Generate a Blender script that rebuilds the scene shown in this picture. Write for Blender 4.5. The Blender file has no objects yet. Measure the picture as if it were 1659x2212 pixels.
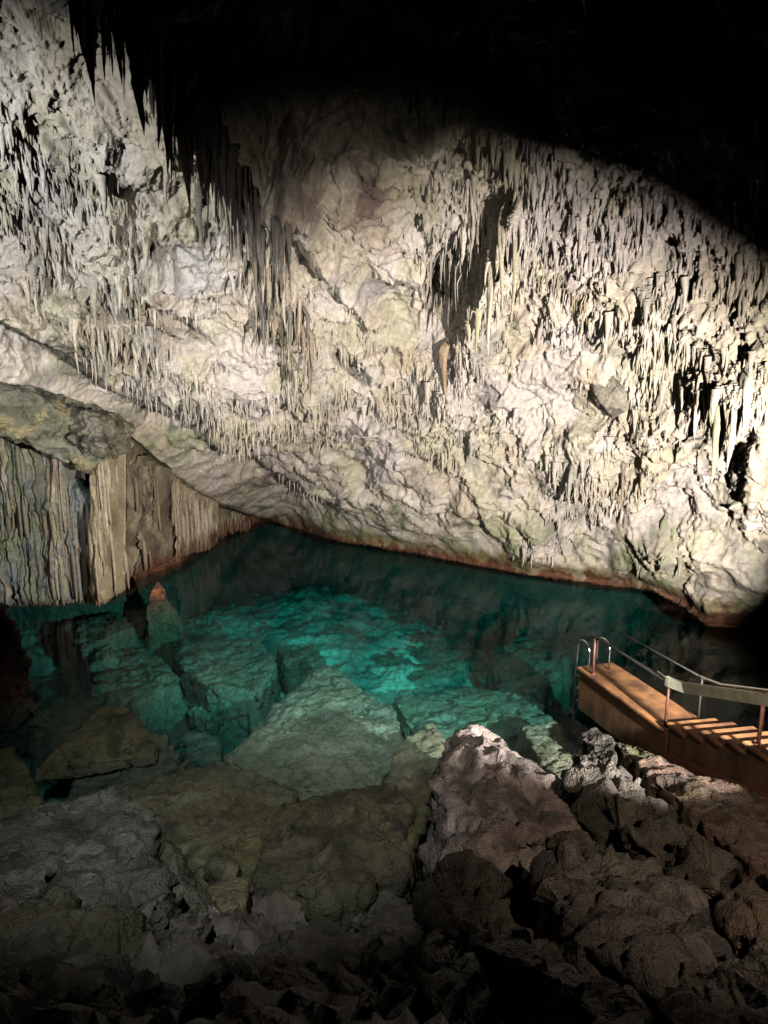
import bpy, bmesh, math, random
import numpy as np
from mathutils import Vector, Matrix

random.seed(7)
rng = np.random.default_rng(11)
SC = bpy.context.scene
COL = SC.collection

# ------------------------------------------------------------------ camera, world, lamps
CAM_H, PITCH, VFOV = 5.8, math.radians(9.0), math.radians(88.0)
FL = 1106.0 / math.tan(VFOV / 2)
cam_d = bpy.data.cameras.new('camera')
cam_d.sensor_fit = 'VERTICAL'; cam_d.sensor_height = 24.0
cam_d.lens = 12.0 / math.tan(VFOV / 2)
cam_d.clip_start = 0.05; cam_d.clip_end = 300
cam = bpy.data.objects.new('camera', cam_d); COL.objects.link(cam)
cam.location = (0, 0, CAM_H); cam.rotation_euler = (math.pi / 2 - PITCH, 0, 0)
SC.camera = cam

world = bpy.data.worlds.new('World'); SC.world = world; world.use_nodes = True
wb = world.node_tree.nodes['Background']
wb.inputs[0].default_value = (0.75, 0.85, 1.0, 1); wb.inputs[1].default_value = 0.0018
SC.view_settings.view_transform = 'Standard'; SC.view_settings.look = 'None'
SC.view_settings.exposure = 0.0; SC.view_settings.gamma = 1.0
SC.cycles.use_denoising = True
SC.cycles.max_bounces = 6; SC.cycles.transparent_max_bounces = 12
SC.cycles.diffuse_bounces = 0; SC.cycles.volume_bounces = 0
SC.cycles.sample_clamp_indirect = 4


def ray(px, py):
    """direction of sight for a point of the survey picture (1659 x 2212 units), y component 1 after division"""
    u = (np.asarray(px, float) - 829.5) / FL; v = -(np.asarray(py, float) - 1106) / FL
    return (u, math.cos(PITCH) + v * math.sin(PITCH), -math.sin(PITCH) + v * math.cos(PITCH))


def at(px, py, Y):
    d = ray(px, py); t = Y / d[1]
    return Vector((float(t * d[0]), float(Y), float(CAM_H + t * d[2])))


def at_z(px, py, z):
    d = ray(px, py); t = (z - CAM_H) / d[2]
    return Vector((float(t * d[0]), float(t * d[1]), float(z)))


def py_of(Y, z, px=829.5):
    tan = (z - CAM_H) / Y                       # elevation at depth Y
    # v solves (-s+v c)/(c+v s) = tan
    s, c = math.sin(PITCH), math.cos(PITCH)
    v = (tan * c + s) / (c - tan * s)
    return 1106 - v * FL


def spot(name, loc, target, watts, cone, blend, color, radius=0.06):
    l = bpy.data.lights.new(name, 'SPOT'); l.energy = watts; l.color = color
    l.spot_size = cone; l.spot_blend = blend; l.shadow_soft_size = radius
    o = bpy.data.objects.new(name, l); COL.objects.link(o); o.location = loc
    o.rotation_euler = (Vector(target) - Vector(loc)).to_track_quat('-Z', 'Y').to_euler()
    return o


# floodlight on the right bank; an added unseen plate cuts its light off above
LA = Vector((6.0, 2.4, 3.8))
EDGE = [(at(px, py, Y) - LA).normalized() for px, py, Y in ((1900, 900, 9.8), (1659, 745, 10.8), (1250, 500, 12.4), (980, 450, 12.4), (800, 530, 12.8), (640, 560, 13.4), (470, 540, 13.8), (360, 600, 14.3), (60, 720, 13.5))]
spot('wall_floodlight', LA, at(900, 880, 18), 17500, math.radians(90), 0.3, (1.0, 0.94, 0.885), 0.075)
LB = Vector((-7.6, 4.6, 7.6))
spot('left_floodlight', LB, at(280, 640, 14.5), 3000, math.radians(80), 0.8, (0.93, 0.98, 1.0), 0.05)
spot('flowstone_fill', (-9.3, 12.0, 3.4), at(250, 1150, 18), 90, math.radians(70), 0.7, (1.0, 0.93, 0.78), 0.05)  # added light to brighten the flowstone, no source seen
spot('wall_shadow_fill', (-2.5, 1.2, 3.6), (-1.2, 17.0, 4.9), 3800, math.radians(75), 1.0, (1.0, 0.93, 0.86), 0.3)  # added fill that lifts the wall's shadows, not a lamp of the cave
spot('stair_lamp', (2.7, -1.0, 8.2), (3.5, 8.3, 0.6), 1600, math.radians(52), 0.95, (1.0, 0.79, 0.60), 0.05)
spot('far_pool_fill', (7.6, 6.0, 4.2), (-1.5, 20.0, -2.0), 500, math.radians(36), 0.9, (0.95, 1.0, 0.97), 0.12)  # extra unseen light, added to reach the far end of the pool
spot('near_pool_fill', (-1.0, 0.3, 8.4), (-2.4, 10.2, -0.8), 2200, math.radians(52), 0.9, (0.97, 1.0, 0.95), 0.12)  # made-up soft light that brightens the near left shallows
spot('pool_lamp', (0.5, 3.5, 9.0), (-1.0, 16.5, -2.0), 8000, math.radians(52), 1.0, (0.95, 1.0, 0.97), 0.15)


# ------------------------------------------------------------------ noise
def _hash(ix, iy, iz, seed):
    h = (ix.astype(np.uint32) * np.uint32(374761393) + iy.astype(np.uint32) * np.uint32(668265263)
         + iz.astype(np.uint32) * np.uint32(2147483647) + np.uint32(seed * 1013904223 & 0xffffffff))
    h = (h ^ (h >> np.uint32(13))) * np.uint32(1274126177)
    h = (h ^ (h >> np.uint32(16))) * np.uint32(2246822519)
    h = h ^ (h >> np.uint32(15))
    return h


def noise(P, seed=0):
    """gradient noise about -1..1 for an (n,3) array"""
    P = np.asarray(P, float) + seed * 17.31
    i = np.floor(P).astype(np.int64); f = P - i
    w = f * f * f * (f * (f * 6 - 15) + 10)
    out = 0
    for dx in (0, 1):
        wx = w[:, 0] if dx else 1 - w[:, 0]
        for dy in (0, 1):
            wy = w[:, 1] if dy else 1 - w[:, 1]
            for dz in (0, 1):
                wz = w[:, 2] if dz else 1 - w[:, 2]
                h = _hash(i[:, 0] + dx, i[:, 1] + dy, i[:, 2] + dz, seed)
                gx = (h & np.uint32(1023)).astype(float) / 511.5 - 1
                gy = ((h >> np.uint32(10)) & np.uint32(1023)).astype(float) / 511.5 - 1
                gz = ((h >> np.uint32(20)) & np.uint32(1023)).astype(float) / 511.5 - 1
                out = out + wx * wy * wz * (gx * (f[:, 0] - dx) + gy * (f[:, 1] - dy) + gz * (f[:, 2] - dz))
    return out * 1.5


def fbm(P, oct=4, seed=0, gain=0.5):
    s = 0; a = 1; P = np.asarray(P, float)
    for k in range(oct):
        s = s + a * noise(P, seed + k * 3 + 1); P = P * 2.03; a *= gain
    return s


def ridged(P, oct=3, seed=0):
    s = 0; a = 1; P = np.asarray(P, float)
    for k in range(oct):
        s = s + a * (1 - np.abs(noise(P, seed + k * 3 + 1)) * 2); P = P * 2.1; a *= 0.5
    return s - 0.8


def facets(P, scale, seed=0):
    """broken-stone relief: each cell of a 3-D cell pattern is a plane with its own tilt"""
    Q_ = np.asarray(P, float) * scale; i = np.floor(Q_).astype(np.int64)
    best = np.full(len(Q_), 9e9); val = np.zeros(len(Q_))
    for dx in (-1, 0, 1):
        for dy in (-1, 0, 1):
            for dz in (-1, 0, 1):
                h = _hash(i[:, 0] + dx, i[:, 1] + dy, i[:, 2] + dz, seed)
                c = np.stack([(h & np.uint32(1023)), (h >> np.uint32(10)) & np.uint32(1023), (h >> np.uint32(20)) & np.uint32(1023)], 1) / 1023.0
                r_ = Q_ - (i + (dx, dy, dz) + c); d2 = (r_ ** 2).sum(1)
                h2 = _hash(i[:, 0] + dx, i[:, 1] + dy, i[:, 2] + dz, seed + 5)
                g = np.stack([(h2 & np.uint32(1023)), (h2 >> np.uint32(10)) & np.uint32(1023), (h2 >> np.uint32(20)) & np.uint32(1023)], 1) / 511.5 - 1
                v = (r_ * g).sum(1) + 0.25 * g[:, 0]; m_ = d2 < best
                best = np.where(m_, d2, best); val = np.where(m_, v, val)
    return val


def sstep(a, b, x):
    t = np.clip((x - a) / (b - a), 0, 1); return t * t * (3 - 2 * t)


# ------------------------------------------------------------------ object helpers
def tag(o, label=None, cat=None, group=None, kind=None):
    if label: o['label'] = label
    if cat: o['category'] = cat
    if group: o['group'] = group
    if kind: o['kind'] = kind
    return o


def mesh_obj(name, verts, faces, mat, parent=None, smooth=True, cols=None):
    me = bpy.data.meshes.new(name)
    verts = np.asarray(verts, dtype=np.float32)
    if isinstance(faces, np.ndarray):
        n, k = faces.shape
        me.vertices.add(len(verts)); me.vertices.foreach_set('co', verts.ravel())
        me.loops.add(n * k); me.loops.foreach_set('vertex_index', faces.astype(np.int32).ravel())
        me.polygons.add(n); me.polygons.foreach_set('loop_start', np.arange(0, n * k, k, dtype=np.int32))
        me.update(calc_edges=True)
    else:
        me.from_pydata([tuple(map(float, v)) for v in verts], [], faces); me.update()
    if cols is not None:
        at_ = me.color_attributes.new('stone', 'FLOAT_COLOR', 'POINT')
        c = np.ones((len(verts), 4), np.float32); c[:, :3] = cols
        at_.data.foreach_set('color', c.ravel())
    me.polygons.foreach_set('use_smooth', np.full(len(me.polygons), smooth))
    if mat: me.materials.append(mat)
    o = bpy.data.objects.new(name, me); COL.objects.link(o)
    if parent: o.parent = parent
    return o


def empty(name, loc):
    o = bpy.data.objects.new(name, None); COL.objects.link(o); o.location = loc; return o


# ------------------------------------------------------------------ materials
def new_mat(name):
    m = bpy.data.materials.new(name); m.use_nodes = True
    return m, m.node_tree, m.node_tree.nodes['Principled BSDF']


def stone_mat(name, rough=0.85, bump=0.35, scale=9.0, use_attr=True, c1=(0.3, 0.27, 0.22), c2=(0.12, 0.11, 0.1), spec=0.3):
    m, nt, b = new_mat(name); N, L = nt.nodes, nt.links
    g = N.new('ShaderNodeNewGeometry')
    n1 = N.new('ShaderNodeTexNoise'); n1.inputs['Scale'].default_value = scale; n1.inputs['Detail'].default_value = 6
    n1.inputs['Roughness'].default_value = 0.65
    n2 = N.new('ShaderNodeTexNoise'); n2.inputs['Scale'].default_value = scale * 3.7; n2.inputs['Detail'].default_value = 4
    L.new(g.outputs['Position'], n1.inputs['Vector']); L.new(g.outputs['Position'], n2.inputs['Vector'])
    ramp = N.new('ShaderNodeValToRGB')
    ramp.color_ramp.elements[0].position = 0.3; ramp.color_ramp.elements[1].position = 0.72
    if use_attr:
        at_ = N.new('ShaderNodeAttribute'); at_.attribute_name = 'stone'
        ramp.color_ramp.elements[0].color = (0.6, 0.58, 0.56, 1); ramp.color_ramp.elements[1].color = (1.18, 1.15, 1.1, 1)
        mx = N.new('ShaderNodeMix'); mx.data_type = 'RGBA'; mx.blend_type = 'MULTIPLY'; mx.inputs[0].default_value = 1
        L.new(at_.outputs['Color'], mx.inputs[6]); L.new(ramp.outputs['Color'], mx.inputs[7])
        L.new(mx.outputs[2], b.inputs['Base Color'])
    else:
        ramp.color_ramp.elements[0].color = (*c2, 1); ramp.color_ramp.elements[1].color = (*c1, 1)
        L.new(ramp.outputs['Color'], b.inputs['Base Color'])
    L.new(n1.outputs['Fac'], ramp.inputs['Fac'])
    ad = N.new('ShaderNodeMath'); ad.operation = 'ADD'
    L.new(n1.outputs['Fac'], ad.inputs[0]); L.new(n2.outputs['Fac'], ad.inputs[1])
    bp = N.new('ShaderNodeBump'); bp.inputs['Strength'].default_value = bump; bp.inputs['Distance'].default_value = 0.05
    L.new(ad.outputs[0], bp.inputs['Height']); L.new(bp.outputs['Normal'], b.inputs['Normal'])
    b.inputs['Roughness'].default_value = rough; b.inputs['Specular IOR Level'].default_value = spec
    return m


def wetten(m, lo, hi, scale=1.3):
    nt_ = m.node_tree; b_ = nt_.nodes['Principled BSDF']
    g_ = nt_.nodes.new('ShaderNodeNewGeometry'); n_ = nt_.nodes.new('ShaderNodeTexNoise'); n_.inputs['Scale'].default_value = scale; n_.inputs['Detail'].default_value = 5
    mr = nt_.nodes.new('ShaderNodeMapRange'); mr.inputs[1].default_value = .35; mr.inputs[2].default_value = .62; mr.inputs[3].default_value = lo; mr.inputs[4].default_value = hi
    nt_.links.new(g_.outputs['Position'], n_.inputs['Vector']); nt_.links.new(n_.outputs['Fac'], mr.inputs[0]); nt_.links.new(mr.outputs[0], b_.inputs['Roughness'])


M_CAVE = stone_mat('limestone', 0.85, 0.5, 7.0)
M_DRIP = stone_mat('dripstone', 0.7, 0.4, 14.0, spec=0.4)
M_FLOW = stone_mat('flowstone', 0.55, 0.35, 10.0, spec=0.45)
M_BED = stone_mat('bed_rock', 0.9, 0.5, 6.0)
M_ROCK = stone_mat('boulder_rock', 0.62, 0.9, 12.0, spec=0.35)

def crack(m, scale, width=.05):
    """broken fissures: warped cell edges darken the stone and cut into its relief"""
    nt_ = m.node_tree; N_, L_ = nt_.nodes, nt_.links; b_ = N_['Principled BSDF']
    g_ = N_.new('ShaderNodeNewGeometry'); w_ = N_.new('ShaderNodeTexNoise'); w_.inputs['Scale'].default_value = 2.2; w_.inputs['Detail'].default_value = 6
    mx_ = N_.new('ShaderNodeMix'); mx_.data_type = 'RGBA'; mx_.blend_type = 'LINEAR_LIGHT'; mx_.inputs[0].default_value = .55
    L_.new(g_.outputs['Position'], w_.inputs['Vector']); L_.new(g_.outputs['Position'], mx_.inputs[6]); L_.new(w_.outputs['Color'], mx_.inputs[7])
    v_ = N_.new('ShaderNodeTexVoronoi'); v_.feature = 'DISTANCE_TO_EDGE'; v_.inputs['Scale'].default_value = scale; L_.new(mx_.outputs[2], v_.inputs['Vector'])
    k_ = N_.new('ShaderNodeMapRange'); k_.inputs[1].default_value = .0; k_.inputs[2].default_value = width; k_.inputs[3].default_value = .5; k_.inputs[4].default_value = 1; L_.new(v_.outputs['Distance'], k_.inputs[0])
    src = b_.inputs['Base Color'].links[0].from_socket
    mm = N_.new('ShaderNodeMix'); mm.data_type = 'RGBA'; mm.blend_type = 'MULTIPLY'; mm.inputs[0].default_value = 1
    L_.new(src, mm.inputs[6]); L_.new(k_.outputs[0], mm.inputs[7]); L_.new(mm.outputs[2], b_.inputs['Base Color'])
    bp_ = N_.new('ShaderNodeBump'); bp_.inputs['Strength'].default_value = .5; bp_.inputs['Distance'].default_value = .04
    L_.new(k_.outputs[0], bp_.inputs['Height']); L_.new(b_.inputs['Normal'].links[0].from_socket, bp_.inputs['Normal']); L_.new(bp_.outputs['Normal'], b_.inputs['Normal'])


crack(M_ROCK, 1.1, .035); crack(M_BED, .8, .03)
wetten(M_ROCK, .28, .85); wetten(M_BED, .3, .9); wetten(M_FLOW, .3, .7)


def plain_mat(name, c1, c2, rough=0.5, metal=0.0, scale=12.0, bump=0.15, stretch=(1, 1, 1)):
    m, nt, b = new_mat(name); N, L = nt.nodes, nt.links
    tc = N.new('ShaderNodeTexCoord'); mp = N.new('ShaderNodeMapping'); mp.inputs['Scale'].default_value = stretch
    n1 = N.new('ShaderNodeTexNoise'); n1.inputs['Scale'].default_value = scale; n1.inputs['Detail'].default_value = 6
    ramp = N.new('ShaderNodeValToRGB'); ramp.color_ramp.elements[0].position = 0.32; ramp.color_ramp.elements[1].position = 0.66
    ramp.color_ramp.elements[0].color = (*c2, 1); ramp.color_ramp.elements[1].color = (*c1, 1)
    L.new(tc.outputs['Object'], mp.inputs[0]); L.new(mp.outputs[0], n1.inputs['Vector'])
    L.new(n1.outputs['Fac'], ramp.inputs['Fac']); L.new(ramp.outputs['Color'], b.inputs['Base Color'])
    bp = N.new('ShaderNodeBump'); bp.inputs['Strength'].default_value = bump; bp.inputs['Distance'].default_value = 0.02
    L.new(n1.outputs['Fac'], bp.inputs['Height']); L.new(bp.outputs['Normal'], b.inputs['Normal'])
    b.inputs['Roughness'].default_value = rough; b.inputs['Metallic'].default_value = metal
    return m


M_TREAD = plain_mat('orange_brown_painted_concrete', (0.29, 0.135, 0.05), (0.08, 0.036, 0.018), 0.7, 0, 3.2, .4)
M_SIDE = plain_mat('stained_brown_stringer', (0.2, 0.095, 0.042), (0.05, 0.032, 0.018), 0.75, 0, 4, stretch=(1, 1, .35))
M_SKIRT = plain_mat('dark_red_paint', (0.20, 0.07, 0.045), (0.10, 0.04, 0.03), 0.6, 0, 5)
M_RUST = plain_mat('rusty_red_brown_paint', (0.20, 0.075, 0.05), (0.09, 0.035, 0.025), 0.55, 0.1, 22)
M_CHROME = plain_mat('stainless_steel', (0.8, 0.8, 0.78), (0.65, 0.65, 0.63), 0.18, 1.0, 10, 0.03)
M_PALE = plain_mat('weathered_pale_plank', (0.88, 0.86, 0.72), (0.6, 0.6, 0.42), 0.5, 0, 7, stretch=(1, 1, 1))
M_DARKRAIL = plain_mat('dark_steel_rail', (0.07, 0.06, 0.055), (0.03, 0.028, 0.025), 0.4, 0.3, 20)

# water: clear, fresnel-weighted mirror over a tinted transparent surface, absorbing body
mw = bpy.data.materials.new('pool_water'); mw.use_nodes = True
nt = mw.node_tree; N, L = nt.nodes, nt.links; N.clear()
out = N.new('ShaderNodeOutputMaterial'); tr = N.new('ShaderNodeBsdfTransparent'); gl = N.new('ShaderNodeBsdfGlossy')
gl.inputs['Roughness'].default_value = 0.07; gl.inputs['Color'].default_value = (0.38, 0.38, 0.38, 1)
gw = N.new('ShaderNodeNewGeometry'); dt = N.new('ShaderNodeVectorMath'); dt.operation = 'DOT_PRODUCT'
L.new(gw.outputs['Incoming'], dt.inputs[0]); L.new(gw.outputs['Normal'], dt.inputs[1])
def mth(op, a, b_=None):
    n_ = N.new('ShaderNodeMath'); n_.operation = op
    for i_, q_ in enumerate((a, b_)):
        if q_ is None: continue
        if isinstance(q_, (int, float)): n_.inputs[i_].default_value = q_
        else: L.new(q_, n_.inputs[i_])
    return n_
fr = mth('ADD', mth('MULTIPLY', mth('POWER', mth('SUBTRACT', 1.0, mth('ABSOLUTE', dt.outputs['Value']).outputs[0]).outputs[0], 5.0).outputs[0], 0.9).outputs[0], 0.02)
nz = N.new('ShaderNodeTexNoise'); nz.inputs['Scale'].default_value = 1.6; nz.inputs['Detail'].default_value = 3
tcw = N.new('ShaderNodeNewGeometry'); L.new(tcw.outputs['Position'], nz.inputs['Vector'])
bw = N.new('ShaderNodeBump'); bw.inputs['Strength'].default_value = 0.12; bw.inputs['Distance'].default_value = 0.08
L.new(nz.outputs['Fac'], bw.inputs['Height']); L.new(bw.outputs['Normal'], gl.inputs['Normal'])
ms = N.new('ShaderNodeMixShader'); L.new(fr.outputs[0], ms.inputs[0]); L.new(tr.outputs[0], ms.inputs[1]); L.new(gl.outputs[0], ms.inputs[2])
L.new(ms.outputs[0], out.inputs['Surface'])
va = N.new('ShaderNodeVolumeAbsorption'); va.inputs['Color'].default_value = (0.0, 0.795, 0.80, 1); va.inputs['Density'].default_value = 0.33
L.new(va.outputs[0], out.inputs['Volume'])


# ------------------------------------------------------------------ cave shell
def tps_fit(pts, vals, reg=1e-4):
    pts = np.array(pts, float); n = len(pts)
    r2 = ((pts[:, None] - pts[None]) ** 2).sum(-1)
    K = np.where(r2 > 0, 0.5 * r2 * np.log(np.maximum(r2, 1e-12)), 0) + reg * np.eye(n)
    Pm = np.c_[np.ones(n), pts]
    A = np.zeros((n + 3, n + 3)); A[:n, :n] = K; A[:n, n:] = Pm; A[n:, :n] = Pm.T
    w = np.linalg.solve(A, np.r_[np.array(vals, float), 0, 0, 0])
    return pts, w


def tps_eval(model, x, y):
    pts, w = model; out = w[-3] + w[-2] * x + w[-1] * y
    for (a, b), c in zip(pts, w[:-3]):
        r2 = (x - a) ** 2 + (y - b) ** 2
        out = out + c * 0.5 * r2 * np.log(np.maximum(r2, 1e-12))
    return out


LIPX = [-700, -500, -200, 0, 130, 240, 350, 470, 600, 700, 900, 1130, 1280, 1400, 1470, 1530, 1600, 1659, 1900, 2300]
LIPY = [640, 690, 750, 825, 850, 925, 1010, 1085, 1128, 1165, 1195, 1242, 1262, 1276, 1312, 1352, 1356, 1340, 1400, 1470]
UP = []
for px, py in zip(LIPX, LIPY):
    if px >= 600:
        d = ray(px, py + 6); UP.append((px, py, float(-CAM_H / d[2] * d[1])))
UP += [(-200, 750, 12.0), (0, 825, 13.5), (240, 925, 17), (470, 1085, 25), (-600, 650, 10),
       (1659, 1100, 13.4), (1659, 800, 12), (1659, 500, 10), (1659, 200, 8.3), (1659, -400, 5.2),
       (1300, 1100, 17), (1300, 800, 15.2), (1300, 500, 12.5), (1300, 200, 9.5), (1300, -100, 7.4),
       (900, 1090, 21), (900, 800, 18), (900, 500, 14), (900, 200, 10.2), (900, -400, 5.6),
       (500, 950, 19), (500, 800, 17), (500, 500, 13.6), (500, 200, 10.5), (200, 800, 15), (200, 500, 13), (200, 200, 10.6),
       (0, 0, 8.8), (0, 300, 11), (0, 600, 12.8), (-450, 550, 9.6), (-450, 200, 8.2), (-450, -400, 5.4),
       (2200, 900, 8.6), (2200, 400, 7.4), (2200, -400, 4.6), (2200, 1200, 9)]
tU = tps_fit([(a / 1000, b / 1000) for a, b, c in UP], [math.log(c) for *_, c in UP], 2e-3)
LO = [(-450, 700, 13), (-450, 1300, 13.5), (0, 900, 17.6), (0, 1320, 18.2), (240, 1000, 18.8), (240, 1320, 18.8), (400, 1100, 24), (400, 1230, 23),
      (470, 1190, 27), (530, 1110, 31.5), (600, 1160, 34), (700, 1190, 31), (900, 1220, 27.5), (1130, 1265, 23.5), (1400, 1300, 21),
      (1530, 1380, 17.5), (1659, 1370, 17.5), (2200, 1490, 14), (0, 1600, 18), (800, 1500, 25), (1600, 1600, 17), (2200, 1700, 14)]
tL = tps_fit([(a / 1000, b / 1000) for a, b, c in LO], [math.log(c) for *_, c in LO], 2e-3)


def poly_sd(x, y, xs, ys):
    f = np.interp(x, xs, ys); e = 6.0
    s = (np.interp(x + e, xs, ys) - np.interp(x - e, xs, ys)) / (2 * e)
    return (y - f) / np.sqrt(1 + s * s)


RX = [-200, 60, 180, 300, 400, 470, 560, 640, 720, 790, 870, 950, 1700]
RY = [-700, -240, -30, 105, 250, 345, 440, 520, 620, 715, 790, 860, 1300]
CX = [-700, -200, 0, 180, 330, 520, 700, 800, 2300]
CY = [430, 610, 690, 790, 890, 985, 1075, 1130, 1900]
DENTS = [  # px, py, rx, ry, angle, push (positive = away from the viewer)
    (965, 610, 42, 110, 8, 1.8), (1085, 560, 45, 150, 28, -0.9), (900, 520, 55, 60, 0, 0.5), (800, 600, 95, 90, 20, 0.4),
    (620, 640, 30, 130, -12, -0.7), (1235, 1140, 45, 90, 35, 0.9), (1335, 1020, 45, 120, 20, 0.8), (1420, 960, 90, 60, 0, -0.35),
    (1230, 1000, 60, 80, 20, -0.5), (1560, 850, 110, 70, 30, -0.55), (1530, 990, 60, 40, 0, 0.5), (1630, 1010, 30, 160, 8, -0.6), (1395, 1150, 60, 60, 0, -0.4),
    (340, 700, 90, 16, 35, 0.8), (400, 720, 60, 12, 32, 0.7), (760, 790, 60, 14, 42, 0.8), (250, 560, 60, 90, -20, -0.2),
    (380, 560, 60, 40, 30, 0.4), (1470, 760, 60, 70, 0, 0.5), (1100, 820, 120, 70, 0, -0.3),
    (1420, 1230, 50, 70, 0, -0.6), (1290, 1200, 40, 60, 20, 0.4), (1560, 1270, 60, 50, 0, 0.5), (900, 900, 130, 50, 25, -0.5), (640, 880, 130, 50, 25, -0.45),
    (1050, 400, 80, 60, 0, 0.8), (870, 330, 80, 60, 0, -0.6), (700, 330, 120, 120, 0, 0.7), (1000, 140, 200, 120, 0, 0.8), (1400, 230, 200, 120, 20, -0.6),
    (560, 310, 110, 70, 40, -0.5), (200, 690, 130, 30, 20, -0.3)]


def dents(x, y):
    o = 0
    for a, b, rx, ry, ang, p in DENTS:
        c, s = math.cos(math.radians(ang)), math.sin(math.radians(ang))
        dx, dy = x - a, y - b; X = (dx * c + dy * s) / rx; Y_ = (-dx * s + dy * c) / ry
        o = o + p * np.exp(-(X * X + Y_ * Y_) ** 1.5)
    return o


SMOOTH = [(800, 600, 110, 110, 0.95), (530, 330, 120, 90, 0.9), (1340, 755, 70, 50, 0.6), (1000, 1120, 300, 60, 0.6), (1560, 1200, 160, 110, 0.75),
          (390, 440, 40, 110, 0.7), (1640, 1020, 40, 170, 0.8), (700, 450, 120, 80, 0.7), (900, 330, 90, 60, 0.5), (860, 700, 60, 50, 0.6), (1130, 850, 90, 50, 0.35), (480, 750, 60, 40, .3)]


BANDS = [  # polyline, half width, density, relief towards the viewer
    ([(400, 260), (560, 500), (600, 680), (655, 800), (680, 900)], 55, 0.9, 0.35), ([(640, 430), (700, 560), (790, 700), (900, 800), (1000, 900)], 26, 0.5, 0.3),
    ([(-100, 240), (120, 380), (260, 480), (340, 600)], 55, 0.6, 0.08), ([(-100, 430), (120, 520), (230, 640), (300, 740)], 45, 0.6, 0.08),
    ([(60, 560), (180, 690), (330, 820), (500, 930)], 40, 0.8, 0.1), ([(1120, 380), (1065, 520), (1020, 720), (960, 860)], 45, 0.9, 0.35),
    ([(1080, 420), (1280, 500), (1450, 620), (1700, 720)], 90, 0.8, 0.1), ([(700, 770), (850, 860), (1000, 930)], 55, 0.7, 0.1), ([(1380, 930), (1270, 1080), (1160, 1200)], 45, 0.9, 0.6),
    ([(1700, 800), (1540, 870), (1420, 960), (1350, 1060)], 55, 0.9, 0.25), ([(1390, 700), (1450, 840), (1400, 930)], 50, 0.8, 0.2), ([(1100, 700), (1200, 640), (1320, 680)], 40, .5, .15),
    ([(1480, 1160), (1420, 1220), (1400, 1260)], 40, 0.7, 0.3), ([(300, 640), (420, 720), (560, 860)], 40, .5, .15), ([(880, 930), (1060, 960), (1200, 1000)], 45, .4, .1), ([(1480, 700), (1600, 760), (1700, 860)], 60, .5, .1)]


def seg_d(x, y, pl):
    best = np.full(np.shape(x), 1e9)
    for (ax, ay), (bx_, by_) in zip(pl[:-1], pl[1:]):
        dx, dy = bx_ - ax, by_ - ay
        t_ = np.clip(((x - ax) * dx + (y - ay) * dy) / (dx * dx + dy * dy), 0, 1)
        best = np.minimum(best, np.hypot(x - ax - t_ * dx, y - ay - t_ * dy))
    return best


def band_relief(x, y):
    o = 0
    for pl, w, k, a in BANDS: o = o - a * np.exp(-(seg_d(x, y, pl) / w) ** 2)
    return o


def crust(x, y):
    k = 0.22 + 0.2 * sstep(600, 1100, x) * sstep(900, 500, y)
    for pl, w, kk, a in BANDS: k = k + kk * np.exp(-(seg_d(x, y, pl) / (w * 1.25)) ** 2)
    k = np.clip(k, 0, 1)
    for a, b, rx, ry, s in SMOOTH:
        k = k * (1 - s * np.exp(-(((x - a) / rx) ** 2 + ((y - b) / ry) ** 2) ** 1.5))
    sc_ = poly_sd(x, y, CX, CY)
    k = k * (1 - 0.93 * sstep(-4, 8, sc_))
    sl = poly_sd(x, y, LIPX, LIPY)
    k = k * sstep(-10, -95, sl) ** 0.7
    return np.clip(k, 0, 1)


def base_Y(x, y):
    lu = tps_eval(tU, x / 1000, y / 1000); ll = tps_eval(tL, x / 1000, y / 1000)
    sl = poly_sd(x, y, LIPX, LIPY)
    sr = poly_sd(x, y, RX, RY)
    up = np.exp(lu)
    fade = sstep(900, 420, x) * np.exp(-np.clip(-sr, 0, None) / 420.0)
    up = up * (1 - 0.17 * fade * sstep(5, -5, sr))
    sc_ = poly_sd(x, y, CX, CY)
    up = up + 1.15 * sstep(-3, 9, sc_) * sstep(820, 640, x) * np.exp(-np.clip(sc_, 0, None) / 160.0)
    up = up + dents(x, y) + band_relief(x, y)
    up = up + 0.45 * np.exp(-((sl + 12) / 14) ** 2) * sstep(560, 640, x)
    w = sstep(-3, 9, sl)
    return np.exp((1 - w) * np.log(up) + w * ll)


PALE = np.array((0.68, 0.62, 0.54)); TAN = np.array((0.55, 0.48, 0.38)); YEL = np.array((0.56, 0.52, 0.38))
PINK = np.array((0.66, 0.59, 0.56)); GREY = np.array((0.30, 0.29, 0.27)); DARK = np.array((0.10, 0.095, 0.09))
GREEN = np.array((0.17, 0.21, 0.08)); BROWN = np.array((0.13, 0.055, 0.03))


def mixc(c, d, w):
    return c * (1 - w[:, None]) + d * w[:, None]


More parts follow.
